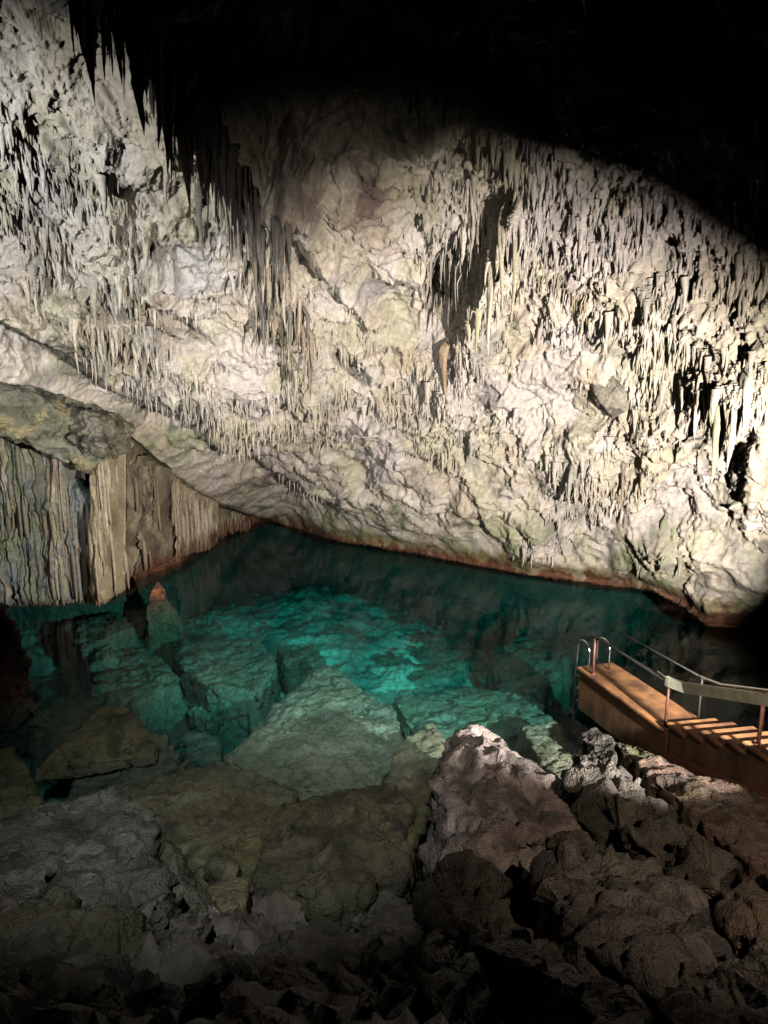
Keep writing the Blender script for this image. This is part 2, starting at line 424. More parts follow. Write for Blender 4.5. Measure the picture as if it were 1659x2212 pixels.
def wall_color(P):
    c = np.tile(TAN, (len(P), 1))
    c = mixc(c, PALE, sstep(-0.3, 0.4, fbm(P * 0.5, 3, 5)))
    c = mixc(c, PINK, 0.8 * sstep(0.05, 0.5, fbm(P * 0.35, 3, 21)))
    c = mixc(c, YEL, 0.8 * sstep(0.1, 0.45, fbm(P * np.array((0.7, 0.7, 0.35)), 3, 33)))
    c = mixc(c, GREY, 0.6 * sstep(0.3, 0.65, fbm(P * np.array((0.8, 0.8, 0.45)), 4, 47)))
    c = mixc(c, DARK, 0.75 * sstep(0.5, 0.75, fbm(P * np.array((1.1, 1.1, 0.5)), 4, 60)))
    n = fbm(P * 1.3, 3, 71)
    c = mixc(c, GREEN, 0.75 * sstep(2.3, 0.7, P[:, 2] + 1.2 * n) * sstep(-0.1, 0.35, fbm(P * 0.6, 3, 81)))
    n2 = fbm(P * np.array((2.2, 2.2, 1.2)), 3, 91)
    c = mixc(c, np.array((0.22, 0.17, 0.07)), 0.8 * sstep(0.95, 0.55, P[:, 2] + 0.45 * n2))
    c = mixc(c, BROWN * (1 + .5 * noise(P * 3, 5))[:, None], sstep(0.5, 0.2, P[:, 2] + 0.5 * n2))
    c = mixc(c, np.array((0.11, 0.11, 0.09)), sstep(-0.25, -0.7, P[:, 2]))
    return c


def grid_faces(nr, nc):
    i = np.arange(nr - 1)[:, None] * nc + np.arange(nc - 1)[None]
    i = i.ravel(); return np.stack([i, i + nc, i + nc + 1, i + 1], 1)


STEP = 2.8
gx = np.arange(-430, 2100, STEP); gy = np.arange(-720, 1620, STEP)
GX, GY = np.meshgrid(gx, gy); shp = GX.shape
x, y = GX.ravel(), GY.ravel()
Yb = base_Y(x, y)
d = ray(x, y); t = Yb / d[1]
P0 = np.stack([t * d[0], Yb, CAM_H + t * d[2]], 1)


def grid_normals(P, shp):
    G = P.reshape(*shp, 3); a = np.gradient(G, axis=1); b = np.gradient(G, axis=0)
    n = np.cross(a, b); n /= np.maximum(np.linalg.norm(n, axis=-1, keepdims=True), 1e-9)
    n = n.reshape(-1, 3)
    view = P - np.array((0, 0, CAM_H)); s = np.sign((n * view).sum(1)); return -n * s[:, None]


lu = tps_eval(tU, x / 1000, y / 1000)
dS = ray(x, y); PS = np.stack([np.exp(lu) / dS[1] * dS[0], np.exp(lu), CAM_H + np.exp(lu) / dS[1] * dS[2]], 1)
Nn = grid_normals(PS, shp)
K = crust(x, y)
sl = poly_sd(x, y, LIPX, LIPY)
calm = np.clip(np.abs(sl) / 90, 0.28, 1)
warp = np.stack([noise(P0 * 0.9, 3), noise(P0 * 0.9, 4), noise(P0 * 0.9, 9)], 1) * 0.5
Q = P0 + warp
dsp = 0.55 * calm * fbm(P0 * 0.33, 3, 101) + 0.28 * calm * fbm(Q * 0.9, 3, 120)
dsp += (.15 + .85 * K) * 0.12 * ridged(Q * np.array((1.9, 1.9, 0.85)), 3, 140)
dsp += (.2 + .8 * K) * 0.10 * ridged(Q * np.array((4.6, 4.6, 2.0)), 2, 160)
dsp += (0.03 + 0.04 * K) * fbm(Q * np.array((7, 7, 4)), 3, 180)
dsp += calm * (0.16 * facets(Q, 1.1, 190) + 0.075 * facets(Q, 3.2, 193) + 0.035 * facets(P0 * np.array((1, 1, .6)), 8.0, 196))
strat = ridged(np.stack([P0[:, 0] * 0.6, P0[:, 1] * 0.6, P0[:, 2] * 3.2 + P0[:, 0] * 0.5], 1) + warp, 3, 200)
dsp += (1 - K) * 0.05 * strat * calm
P1 = P0 + Nn * dsp[:, None]
# fine drips: the crust sags straight down in sharp points
spk = np.clip(1 - np.abs(noise(np.stack([Q[:, 0] * 3.4, Q[:, 1] * 3.4, Q[:, 2] * 0.7], 1), 220)) * 2.6, 0, 1)
P1[:, 2] -= K * 0.09 * spk ** 2
colA = wall_color(P1)
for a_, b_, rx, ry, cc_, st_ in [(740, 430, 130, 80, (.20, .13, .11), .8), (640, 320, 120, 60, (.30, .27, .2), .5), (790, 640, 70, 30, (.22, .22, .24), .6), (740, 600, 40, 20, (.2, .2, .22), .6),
                                (610, 700, 60, 90, (.26, .18, .12), .6), (100, 780, 260, 60, (.19, .185, .15), .95), (330, 880, 150, 45, (.20, .19, .16), .9), (360, 965, 110, 30, (.16, .22, .08), .9), (560, 1030, 150, 35, (.27, .23, .20), .7), (1100, 1150, 120, 25, (.24, .28, .14), .7), (800, 1110, 100, 25, (.25, .28, .15), .6),  # grey patches at far left put the smooth ledge's shade into the colour
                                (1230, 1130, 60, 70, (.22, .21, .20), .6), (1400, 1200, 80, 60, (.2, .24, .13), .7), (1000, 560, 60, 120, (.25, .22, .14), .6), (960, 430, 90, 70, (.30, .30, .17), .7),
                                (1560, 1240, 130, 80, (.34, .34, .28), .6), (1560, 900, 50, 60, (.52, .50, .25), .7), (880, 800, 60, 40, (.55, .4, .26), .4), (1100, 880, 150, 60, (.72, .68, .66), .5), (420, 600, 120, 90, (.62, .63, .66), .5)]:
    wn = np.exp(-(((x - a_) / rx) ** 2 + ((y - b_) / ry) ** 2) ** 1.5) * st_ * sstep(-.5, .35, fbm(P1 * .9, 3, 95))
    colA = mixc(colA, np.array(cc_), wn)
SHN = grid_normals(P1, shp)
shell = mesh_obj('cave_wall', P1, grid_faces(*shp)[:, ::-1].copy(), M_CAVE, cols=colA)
tag(shell, 'pale lit limestone cave wall arching over the pool into the dark', 'cave wall', kind='structure')


def shell_pt(px, py):
    j = int(round((px - gx[0]) / STEP)); i = int(round((py - gy[0]) / STEP))
    return P1[i * shp[1] + j], SHN[i * shp[1] + j]


# ------------------------------------------------------------------ stalactites
def cones(base, length, radius, lean=None, sides=6, prof=((0, 1.25), (.12, .95), (.45, .6), (.8, .28), (1, .03)), bend=0.06):
    """many hanging cones at once -> verts, quads"""
    n = len(base); k = len(prof)
    ang = np.arange(sides) / sides * 2 * np.pi
    V = np.zeros((n, k, sides, 3))
    ph = rng.random(n) * 6.28
    off = np.stack([np.cos(ph), np.sin(ph)], 1) * (length * bend)[:, None]
    for q, (h, r) in enumerate(prof):
        rr = radius[:, None] * r * (0.8 + 0.4 * rng.random((n, sides)))
        cx = base[:, 0] + off[:, 0] * math.sin(h * 3.0); cy = base[:, 1] + off[:, 1] * math.sin(h * 3.0)
        if lean is not None: cx = cx + lean[:, 0] * h * length; cy = cy + lean[:, 1] * h * length
        V[:, q, :, 0] = cx[:, None] + rr * np.cos(ang + ph[:, None]); V[:, q, :, 1] = cy[:, None] + rr * np.sin(ang + ph[:, None])
        V[:, q, :, 2] = (base[:, 2] - h * length)[:, None]
    idx = np.arange(n * k * sides).reshape(n, k, sides)
    a = idx[:, :-1]; b = idx[:, 1:]
    F = np.stack([a, b, np.roll(b, -1, 2), np.roll(a, -1, 2)], -1).reshape(-1, 4)
    return V.reshape(-1, 3), F


# small ones by the thousand
area = np.ones(len(x)); vis = (x > -200) & (x < 1860) & (y > -260) & (y < 1330)
G3 = P1.reshape(*shp, 3)
ar = np.linalg.norm(np.cross(np.gradient(G3, axis=0), np.gradient(G3, axis=1)), axis=-1).ravel()
clus = sstep(-0.25, 0.35, fbm(P0 * np.array((0.9, 0.9, 0.6)), 3, 240))
prob = np.clip(ar, 0, 0.02) * (K ** 2.0) * vis * (0.10 + clus) * (P1[:, 2] > 0.9) * (SHN[:, 2] < 0.35)
prob /= prob.sum()
NS = 42000
pick = rng.choice(len(x), NS, replace=False, p=prob)
Lg = np.exp(rng.normal(-2.42, 0.66, NS)) * (0.5 + 0.7 * clus[pick]) * (.6 + .7 * K[pick]) * np.where(rng.random(NS) < .025, 2.4, 1); Lg = np.clip(Lg, 0.04, .75)
Lg = np.minimum(Lg, np.maximum(P1[pick, 2] - 0.35, 0.05))
rd = Lg * (0.07 + 0.08 * rng.random(NS)) + 0.012
bs = P1[pick] - SHN[pick] * 0.03 + np.array((0, 0, 0.06)) + (rng.random((NS, 3)) - 0.5) * 0.04
Vc, Fc = cones(bs, Lg, rd, lean=rng.normal(0, 0.05, (NS, 2)))
colc = np.repeat(colA[pick] * (0.85 + 0.3 * rng.random((NS, 1))), 30, axis=0)
so = mesh_obj('small_stalactites', Vc, Fc[:, ::-1].copy(), M_DRIP, cols=colc)
tag(so, 'countless short pale dripstone tips crusting the lit cave wall', 'stalactites', kind='stuff')


def stalactite(px, py, length, radius, label, group=None, name='stalactite', color=None, sides=9, lean=(0, 0), rough=0.25, push=0.0, wob=0.05):
    p, n = shell_pt(px, py); p = np.array(p) + n * push; top = p - n * (0.16 + radius) + np.array((0, 0, 0.3 + radius))
    L_ = length + 0.3 + radius; K_ = 16
    vs = []; fs = []
    ph = random.random() * 6.28; s1 = random.random() * 50
    for q in range(K_ + 1):
        h = q / K_
        r = radius * ((1 - h) ** 0.85) * min(1, .3 + h * L_ / 0.3) + 0.0018
        bk = (n * (0.16 + radius)) * min(1, h * L_ / 0.4)
        zz = top[2] - h * L_
        cx = top[0] + bk[0] + math.sin(h * 4 + ph) * wob * L_ * h * 0.5 + lean[0] * L_ * h; cy = top[1] + bk[1] + math.cos(h * 4 + ph) * wob * L_ * h * 0.5 + lean[1] * L_ * h
        for k in range(sides):
            a = k / sides * 6.2832
            rr = r * (1 + rough * math.sin(3 * a + s1 + h * 5) * 0.6 + rough * (random.random() - 0.5))
            vs.append((cx + rr * math.cos(a), cy + rr * math.sin(a), zz))
    for q in range(K_):
        for k in range(sides):
            a = q * sides + k; b = q * sides + (k + 1) % sides
            fs.append((a, a + sides, b + sides, b)[::-1])
    fs.append(tuple(range(sides))); fs.append(tuple(reversed(range(K_ * sides, K_ * sides + sides))))
    vs = np.array(vs); org = top.copy()
    cc = wall_color(vs)
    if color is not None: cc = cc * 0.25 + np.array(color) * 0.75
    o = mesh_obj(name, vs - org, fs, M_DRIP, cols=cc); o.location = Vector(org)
    tag(o, label, 'stalactite', group)
    return o


def yline(xs, ys, v): return float(np.interp(v, xs, ys))


# long curtain below the diagonal ridge; its shade is put into the dark colour
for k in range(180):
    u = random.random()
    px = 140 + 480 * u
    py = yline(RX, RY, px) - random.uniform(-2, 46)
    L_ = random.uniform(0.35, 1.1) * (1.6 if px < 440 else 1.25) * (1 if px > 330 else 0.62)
    stalactite(px, py, L_, random.choice((.03, .045, .06, .09, .13)) * random.uniform(.8, 1.2), 'long stalactite coloured dark as if unlit in the curtain under the diagonal roof ridge',
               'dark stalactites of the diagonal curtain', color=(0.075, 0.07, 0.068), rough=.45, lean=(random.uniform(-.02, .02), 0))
for k in range(46):
    px = random.uniform(470, 665); py = 395 + (px - 470) * 1.75 + random.uniform(-45, 45)
    stalactite(px, py, random.uniform(.5, 1.5), random.choice((.04, .06, .09, .12)), 'brown or grey stalactite in the ragged drapery running down below the dark curtain',
               'brown drapery below the dark curtain', color=random.choice(((.10, .095, .09), (.22, .14, .08), (.30, .24, .17), (.42, .36, .28))), rough=.4, push=random.uniform(.05, .3))
# thin rods in the black hollow right of centre
for k in range(46):
    px = random.uniform(925, 1020); py = random.uniform(490, 640) - (px - 925) * 0.2
    stalactite(px, py, random.uniform(0.5, 1.3), random.uniform(0.018, 0.035), 'pencil thin pale stalactite in the black hollow right of centre',
               'thin stalactites in the black hollow', color=(0.45, 0.41, 0.33), push=0.25, sides=7)
# comb
for k in range(24):
    px = 1170 + k * 5.2; py = 598 + k * 1.9
    stalactite(px, py, random.uniform(0.4, 0.62), 0.03, 'short stalactite in the neat comb like row on the upper right wall',
               'comb row on the upper right wall', color=(0.5, 0.42, 0.28), push=0.1, sides=7)
# fringe of the crust above the smooth grey ledge
for k in range(52):
    px = 170 + k * 10.6 + random.uniform(-4, 4); py = yline(CX, CY, px) - random.uniform(6, 22)
    stalactite(px, py, random.uniform(0.2, 0.7), random.uniform(0.03, 0.06), 'small pale stalactite fringing the crust above the smooth grey ledge',
               'fringe above the smooth ledge', color=(0.55, 0.48, 0.4), push=0.12, sides=7)
UNIQ = [
    (320, 515, 1.6, .07, 'tall slim grey green stalactite standing alone on the upper left lit wall', (.4, .4, .32), .45),
    (579, 640, 1.9, .09, 'long bluish black stalactite hanging below the lower end of the dark curtain', (.07, .075, .095), .7),
    (555, 560, 1.5, .12, 'thick brown stalactite just above the long bluish black one', (.16, .10, .06), .6),
    (205, 610, 1.2, .12, 'broad blunt grey stalactite on the left wall above the ledge end', (.42, .4, .33), .4),
    (300, 640, 1.1, .06, 'narrow olive stalactite left of centre casting a shadow to its right', (.4, .38, .25), .35),
    (667, 790, 1.1, .06, 'slender dark stalactite on the bright wall below the ridge crest', (.10, .10, .12), .4),
    (497, 480, 1.2, .13, 'chunky charcoal stalactite at the tail of the dark curtain', (.12, .12, .115), .6),
    (430, 395, 1.9, .11, 'longest charcoal stalactite in the middle of the dark curtain', (.12, .12, .115), .4),  # charcoal tone repeats the curtain's painted shade
    (612, 560, 1.3, .13, 'cream and brown stalactite right of the dark curtain tail', (.42, .30, .2), .5),
    (640, 640, 1.0, .08, 'short cream stalactite under the brown ridge right of the curtain', (.5, .4, .3), .5),
    (1512, 855, 1.25, .17, 'large white pointed stalactite with a wide dark shadow on the right wall', (.66, .6, .5), .7),
    (1535, 870, .7, .09, 'small white spike beside the large pointed one on the right', (.62, .56, .46), .7),
    (1570, 880, 1.7, .2, 'fat yellow green stalactite on the right wall', (.5, .5, .27), .7),
    (1603, 860, 1.3, .14, 'cream stalactite right of the fat yellow green one', (.6, .53, .42), .7),
    (1636, 800, 1.2, .15, 'white ribbed stalactite at the right edge of the picture', (.62, .57, .48), .8),
    (1420, 880, .9, .12, 'stubby pinkish stalactite left of the wide dark shadow', (.55, .46, .4), .4),
    (1340, 1010, 1.5, .1, 'thin brown column on the right wall in a dark cleft', (.3, .22, .15), .5),
    (1380, 1010, 1.2, .09, 'orange tinted stalactite right of the dark cleft', (.5, .36, .22), .4),
    (1240, 1010, 1.1, .1, 'grey stalactite over the lower wall near the brown water band', (.3, .3, .26), .5),
    (1085, 470, 2.2, .10, 'very long pale stalactite bordering the black hollow', (.55, .5, .34), .5),
    (1105, 520, 2.0, .09, 'long yellowish rib right of the black hollow', (.5, .46, .3), .5),
    (1062, 560, 2.0, .12, 'broad cream drapery spike beneath the black hollow', (.56, .5, .37), .6),
    (1035, 640, 1.5, .12, 'yellowish drapery spike low beside the black hollow', (.52, .5, .3), .6),
    (962, 760, 1.4, .2, 'orange tan bulging column in the centre of the wall', (.5, .34, .2), .5),
    (990, 745, 1.1, .1, 'slim cream spike touching the orange tan bulging column', (.56, .5, .4), .5),
    (1425, 1150, .8, .1, 'mossy green stalactite over the lower right wall', (.2, .26, .12), .5),
    (1450, 1165, .7, .1, 'pale green tipped stalactite beside the mossy one', (.4, .42, .26), .5),
]
for px, py, L_, r, lab, c, push in UNIQ:
    stalactite(px, py, L_, r, lab, color=c, push=push * 0.15, sides=12, rough=0.35)


# ------------------------------------------------------------------ rocks (convex bodies, remeshed and weathered)
def rock_color(P, tint, mossy=0.3, seed=0):
    c = np.tile(np.array(tint, float), (len(P), 1))
    n = fbm(P * 1.1, 4, 300 + seed)
    c = c * (1 + 0.5 * n)[:, None]
    c = mixc(c, np.array((0.035, 0.033, 0.03)), 0.75 * sstep(0.12, 0.5, fbm(P * np.array((1.6, 1.6, 2.4)), 4, 311 + seed)))
    c = mixc(c, np.array(tint) * 1.7, 0.5 * sstep(0.45, 0.75, fbm(P * 3.5, 3, 315 + seed)))
    c = mixc(c, np.array(tint) * 0.35, 0.8 * sstep(0.25, 0.6, fbm(P * 2.4, 3, 320 + seed)))
    c = mixc(c, np.array((0.16, 0.16, 0.07)), mossy * sstep(-0.1, 0.4, fbm(P * 0.8, 3, 340 + seed)))
    c = mixc(c, np.array((0.15, 0.15, 0.105)), .7 * sstep(.02, -.12, P[:, 2]))
    return np.clip(c, 0.01, 0.9)


def remesh(verts, voxel):
    bm = bmesh.new()
    for v in verts: bm.verts.new(v)
    bmesh.ops.convex_hull(bm, input=bm.verts)
    me = bpy.data.meshes.new('tmp'); bm.to_mesh(me); bm.free()
    o = bpy.data.objects.new('tmp', me); COL.objects.link(o)
    md = o.modifiers.new('r', 'REMESH'); md.mode = 'VOXEL'; md.voxel_size = voxel
    dg = bpy.context.evaluated_depsgraph_get(); ev = o.evaluated_get(dg)
    m2 = bpy.data.meshes.new_from_object(ev)
    bpy.data.objects.remove(o); bpy.data.meshes.remove(me)
    return m2


def rock(name, pts, base_z, tint, label, group=None, spread=1.12, rough=0.16, voxel=None, mossy=0.3, cat='rock', bevel=0.0, rfreq=1.6, mat=None):
    V = [np.array(p) for p in pts]; V = np.array(V); c = V.mean(0)
    low = V.copy(); low[:, :2] = c[:2] + (V[:, :2] - c[:2]) * spread; low[:, 2] = base_z
    allv = np.vstack([V, low]); size = np.ptp(V[:, :2], axis=0).max()
    vx = voxel or max(0.02, min(0.05, size / 60))
    m = remesh([tuple(v - c) for v in allv], vx)
    n = len(m.vertices); co = np.zeros(n * 3); m.vertices.foreach_get('co', co); co = co.reshape(-1, 3)
    # soften
    ed = np.zeros(len(m.edges) * 2, np.int64); m.edges.foreach_get('vertices', ed); ed = ed.reshape(-1, 2)
    for _ in range(2):
        s = np.zeros_like(co); k = np.zeros(n)
        np.add.at(s, ed[:, 0], co[ed[:, 1]]); np.add.at(s, ed[:, 1], co[ed[:, 0]]); np.add.at(k, ed[:, 0], 1); np.add.at(k, ed[:, 1], 1)
        co = co * 0.4 + 0.6 * s / np.maximum(k, 1)[:, None]
    m.vertices.foreach_set('co', co.astype(np.float32).ravel()); m.update()
    nm = np.zeros(n * 3); m.vertices.foreach_get('normal', nm); nm = nm.reshape(-1, 3)
    W = co + c; amp = rough * min(1.0, size / 1.5)
    sd = random.randint(0, 50)
    dd = amp * fbm(W * rfreq * .7, 3, 400 + sd) - amp * 0.5 * np.clip(ridged(W * np.array((.8, .8, 2.0)) * rfreq, 2, 430 + sd) - .35, 0, 2) + amp * 0.22 * fbm(W * 4.5, 4, 460 + sd) - amp * 0.3 * np.clip(ridged(W * 3.3 + 0.4 * noise(W * 2, 9)[:, None], 2, 480 + sd) - .45, 0, 2)
    wp = W + 0.12 * np.stack([noise(W * 2.2, 11), noise(W * 2.2, 12), noise(W * 2.2, 13)], 1)
    dd = 0.45 * dd + amp * 0.75 * facets(wp, 1.5 * rfreq / 1.6, 490 + sd) + amp * 0.3 * facets(wp, 4.2 * rfreq / 1.6, 494 + sd) + amp * .08 * fbm(W * 14, 2, 33)
    pit2 = noise(W * 4.2, 474 + sd); dd -= amp * 0.5 * sstep(0.3, 0.6, pit2)
    pit = noise(W * 9, 470 + sd); dd -= amp * 0.25 * sstep(0.35, 0.6, pit)
    co = co + nm * dd[:, None]
    m.vertices.foreach_set('co', co.astype(np.float32).ravel())
    a = m.color_attributes.new('stone', 'FLOAT_COLOR', 'POINT'); cc = np.ones((n, 4), np.float32); cc[:, :3] = rock_color(W, tint, mossy, sd)
    a.data.foreach_set('color', cc.ravel())
    m.polygons.foreach_set('use_smooth', np.full(len(m.polygons), True)); m.materials.clear(); m.materials.append(mat or M_ROCK)
    m.name = name; m.update()
    o = bpy.data.objects.new(name, m); COL.objects.link(o); o.location = Vector(c)
    tag(o, label, cat, group); return o


def prock(name, spec, base_z, *a, **k):
    return rock(name, [at_z(*s) for s in spec], base_z, *a, **k)


GREYR = (0.20, 0.185, 0.165); PINKR = (0.31, 0.26, 0.25); OLIVE = (0.16, 0.16, 0.09); BRN = (0.23, 0.16, 0.125); LIME = (0.24, 0.235, 0.19); DKR = (0.085, 0.08, 0.075)

prock('boulder', [(950, 1602, .9), (985, 1565, 1.0), (1080, 1578, 1.1), (1130, 1618, 1.15), (1195, 1690, 1.2), (1250, 1770, 1.3), (1190, 1812, 1.5), (1090, 1830, 1.6), (1050, 1880, 1.5), (975, 1800, 1.45), (935, 1690, 1.15)],
      -.8, PINKR, 'large dry boulder with a pale pinkish lit top, left of the stairs', cat='boulder', mossy=.12, rough=.2)
prock('rock', [(1200, 1800, 1.5), (1290, 1805, 1.5), (1390, 1875, 1.7), (1500, 1965, 1.9), (1570, 2050, 2.2), (1420, 2100, 2.45), (1250, 2040, 2.3), (1170, 1900, 1.9)],
      .2, (0.16, 0.145, 0.14), 'long grey purple rock with wet glints in front of the pinkish boulder', rough=.24, mossy=.25)
prock('rock', [(1240, 1625, .65), (1330, 1660, .9), (1420, 1725, 1.1), (1540, 1850, 1.55), (1590, 1930, 1.8), (1480, 1900, 1.65), (1350, 1800, 1.4), (1265, 1730, 1.05)],
      -.4, (0.13, 0.115, 0.105), 'dark knobbly rock between the pinkish boulder and the brown slab', rough=.3, mossy=.1, rfreq=2.4)
prock('rock_slab', [(1350, 1625, .2), (1430, 1642, .35), (1659, 1712, .85), (1850, 1780, 1.2), (1850, 2000, 1.6), (1659, 1895, 1.35), (1570, 1825, 1.05), (1455, 1730, .6), (1385, 1670, .3)],
      -.3, BRN, 'wide brown pitted slab under the stairs beside the black crevice', cat='rock slab', rough=.13, mossy=.35)
prock('rock', [(1258, 1580, 0), (1285, 1572, .15), (1325, 1600, .25), (1335, 1640, .3), (1275, 1640, .15)],
      -.6, (0.08, 0.075, 0.065), 'small wet grey rock below the corner of the stair landing', rough=.16, mossy=.3)
prock('rock', [(1300, 1580, -.1), (1400, 1610, .1), (1440, 1650, .2), (1360, 1640, .15)], -1, (0.16, 0.16, 0.11), 'mossy rock ledge the stair landing rests on', rough=.2, mossy=.7)
prock('submerged_rock', [(1125, 1565, -.45), (1200, 1560, -.5), (1232, 1600, -.4), (1250, 1700, -.05), (1190, 1690, -.1)], -1.8, LIME, 'grey green underwater rock right of the pinkish boulder', rough=.12, mossy=.4)
prock('submerged_rock', [(700, 1432, -.95), (765, 1475, -.9), (850, 1530, -.9), (880, 1630, -.5), (800, 1700, -.3), (655, 1705, -.22), (490, 1640, -.45), (590, 1530, -.75)],
      -3.2, (.22, .22, .18), 'large pyramid shaped underwater rock in the middle of the pool', rough=.13, mossy=.3)
prock('submerged_rock', [(850, 1505, -1.5), (1000, 1482, -1.7), (1150, 1502, -1.5), (1195, 1560, -1.2), (1050, 1600, -1.0), (900, 1605, -1.0)], -3.2, LIME,
      'broad flat underwater slab right of the pyramid shaped rock', rough=.12, mossy=.5)
prock('submerged_rock', [(830, 1700, -.15), (868, 1605, -.3), (935, 1562, -.35), (958, 1600, -.25), (930, 1750, .1), (880, 1840, .3)], -1.5, OLIVE, 'olive rock leaning against the left side of the pinkish boulder', rough=.14, mossy=.7)
prock('rock_slab', [(72, 1662, .05), (150, 1590, .18), (220, 1525, .35), (272, 1530, .3), (346, 1600, .12), (335, 1628, .0), (230, 1640, .02)], -.25, (0.15, 0.15, 0.085),
      'pointed olive slab breaking the water on the left', cat='rock slab', spread=1.0, rough=.08, mossy=.6)
prock('rock', [(250, 1545, -.35), (360, 1590, -.3), (400, 1650, -.3), (300, 1680, -.3), (150, 1690, -.3), (170, 1610, -.35)], -1.8, GREYR, 'grey underwater rock beneath the pointed olive slab', rough=.15)
prock('boulder', [(-160, 1290, 2.4), (-5, 1312, 2.1), (40, 1345, 1.7), (58, 1420, .9), (66, 1495, .05), (-140, 1520, .2)], -1.2, (0.17, 0.095, 0.065),
      'reddish brown dry boulder cut by the left edge of the picture', cat='boulder', rough=.22, mossy=.05, spread=1.02)
prock('rock', [(340, 1258, .62), (326, 1280, .25), (352, 1268, .45), (362, 1300, -.08), (318, 1302, -.08), (318, 1350, -.9), (385, 1365, -1.3), (395, 1345, -1.1)], -2.6, (0.40, 0.16, 0.065),
      'orange pointed rock tip poking out of the water near the flowstone', rough=.22, mossy=.1, spread=1.05)
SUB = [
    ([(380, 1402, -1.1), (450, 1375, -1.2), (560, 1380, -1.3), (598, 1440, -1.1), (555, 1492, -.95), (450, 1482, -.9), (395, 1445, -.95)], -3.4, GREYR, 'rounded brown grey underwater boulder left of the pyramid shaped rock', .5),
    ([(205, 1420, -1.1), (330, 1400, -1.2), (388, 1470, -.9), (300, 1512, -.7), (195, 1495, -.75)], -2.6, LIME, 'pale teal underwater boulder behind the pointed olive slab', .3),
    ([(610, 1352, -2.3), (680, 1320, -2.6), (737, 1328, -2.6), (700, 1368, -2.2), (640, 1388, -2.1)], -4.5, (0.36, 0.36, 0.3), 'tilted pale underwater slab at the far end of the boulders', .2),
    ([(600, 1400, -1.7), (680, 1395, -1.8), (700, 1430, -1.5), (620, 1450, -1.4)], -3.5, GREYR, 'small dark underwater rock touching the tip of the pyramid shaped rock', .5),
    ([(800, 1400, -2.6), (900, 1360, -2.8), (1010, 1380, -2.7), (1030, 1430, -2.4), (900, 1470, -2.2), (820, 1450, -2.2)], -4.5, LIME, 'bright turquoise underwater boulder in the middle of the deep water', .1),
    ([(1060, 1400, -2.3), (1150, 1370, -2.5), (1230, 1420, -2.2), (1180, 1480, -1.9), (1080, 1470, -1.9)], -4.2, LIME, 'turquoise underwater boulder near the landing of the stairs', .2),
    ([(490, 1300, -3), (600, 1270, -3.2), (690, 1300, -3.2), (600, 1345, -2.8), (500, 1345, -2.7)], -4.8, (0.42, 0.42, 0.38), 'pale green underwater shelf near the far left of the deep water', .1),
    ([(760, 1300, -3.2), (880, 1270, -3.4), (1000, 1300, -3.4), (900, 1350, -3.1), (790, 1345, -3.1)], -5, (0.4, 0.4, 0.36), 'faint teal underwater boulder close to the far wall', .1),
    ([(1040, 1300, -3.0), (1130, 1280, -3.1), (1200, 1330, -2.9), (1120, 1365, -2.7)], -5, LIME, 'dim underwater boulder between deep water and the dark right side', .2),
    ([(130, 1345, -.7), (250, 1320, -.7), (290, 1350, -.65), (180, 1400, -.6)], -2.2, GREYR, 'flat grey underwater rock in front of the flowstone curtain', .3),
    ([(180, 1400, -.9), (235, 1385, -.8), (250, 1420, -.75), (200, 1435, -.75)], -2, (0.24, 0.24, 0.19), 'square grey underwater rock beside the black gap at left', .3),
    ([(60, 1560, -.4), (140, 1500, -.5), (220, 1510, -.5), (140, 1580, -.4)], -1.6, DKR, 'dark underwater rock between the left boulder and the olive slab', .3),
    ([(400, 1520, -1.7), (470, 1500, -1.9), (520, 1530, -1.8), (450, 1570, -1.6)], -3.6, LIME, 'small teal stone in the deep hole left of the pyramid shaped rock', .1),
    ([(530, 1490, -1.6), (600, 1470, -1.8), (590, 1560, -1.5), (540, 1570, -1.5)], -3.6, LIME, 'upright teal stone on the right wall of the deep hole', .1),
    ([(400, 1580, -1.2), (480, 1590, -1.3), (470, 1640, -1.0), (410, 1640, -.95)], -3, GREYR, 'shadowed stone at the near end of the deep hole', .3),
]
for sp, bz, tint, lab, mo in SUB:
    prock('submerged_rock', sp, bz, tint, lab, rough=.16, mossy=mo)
prock('submerged_rock', [(250, 1705, -.12), (400, 1662, -.15), (480, 1640, -.2), (640, 1700, -.18), (640, 1765, -.02), (565, 1850, .15), (490, 1888, .3), (400, 1850, .2), (375, 1805, .08)], -1.0, (0.19, 0.19, 0.12),
      'broad olive slab sloping into the water at lower left of centre', cat='rock slab', rough=.13, mossy=.6)
prock('rock', [(560, 1785, .2), (625, 1732, .05), (760, 1702, -.05), (850, 1692, 0), (900, 1760, .25), (860, 1900, .7), (700, 1950, .95), (560, 1905, .65)], -.6, (0.11, 0.105, 0.07),
      'dark olive and rust coloured rock below the pyramid shaped one', rough=.2, mossy=.5)
prock('rock', [(450, 1912, .9), (500, 1886, .82), (540, 1900, .85), (530, 1950, 1.0), (470, 1968, 1.05)], .3, (0.22, 0.21, 0.13), 'small squarish olive rock under the broad olive slab', rough=.08, mossy=.4)
prock('stone', [(446, 1985, 1.25), (460, 1952, 1.2), (477, 1972, 1.22), (455, 2008, 1.35), (440, 2015, 1.35)], 1.0, (0.5, 0.5, 0.48), 'small pale angular stone lying on the dark bank', cat='stone', rough=.04, mossy=0)
prock('rock', [(560, 2030, 1.6), (700, 1990, 1.55), (775, 2060, 1.9), (782, 2125, 2.1), (700, 2210, 2.5), (520, 2230, 2.6), (430, 2140, 2.3)], .9, (0.12, 0.11, 0.095), 'large dim rounded rock at the bottom left of centre', rough=.15, mossy=.4)
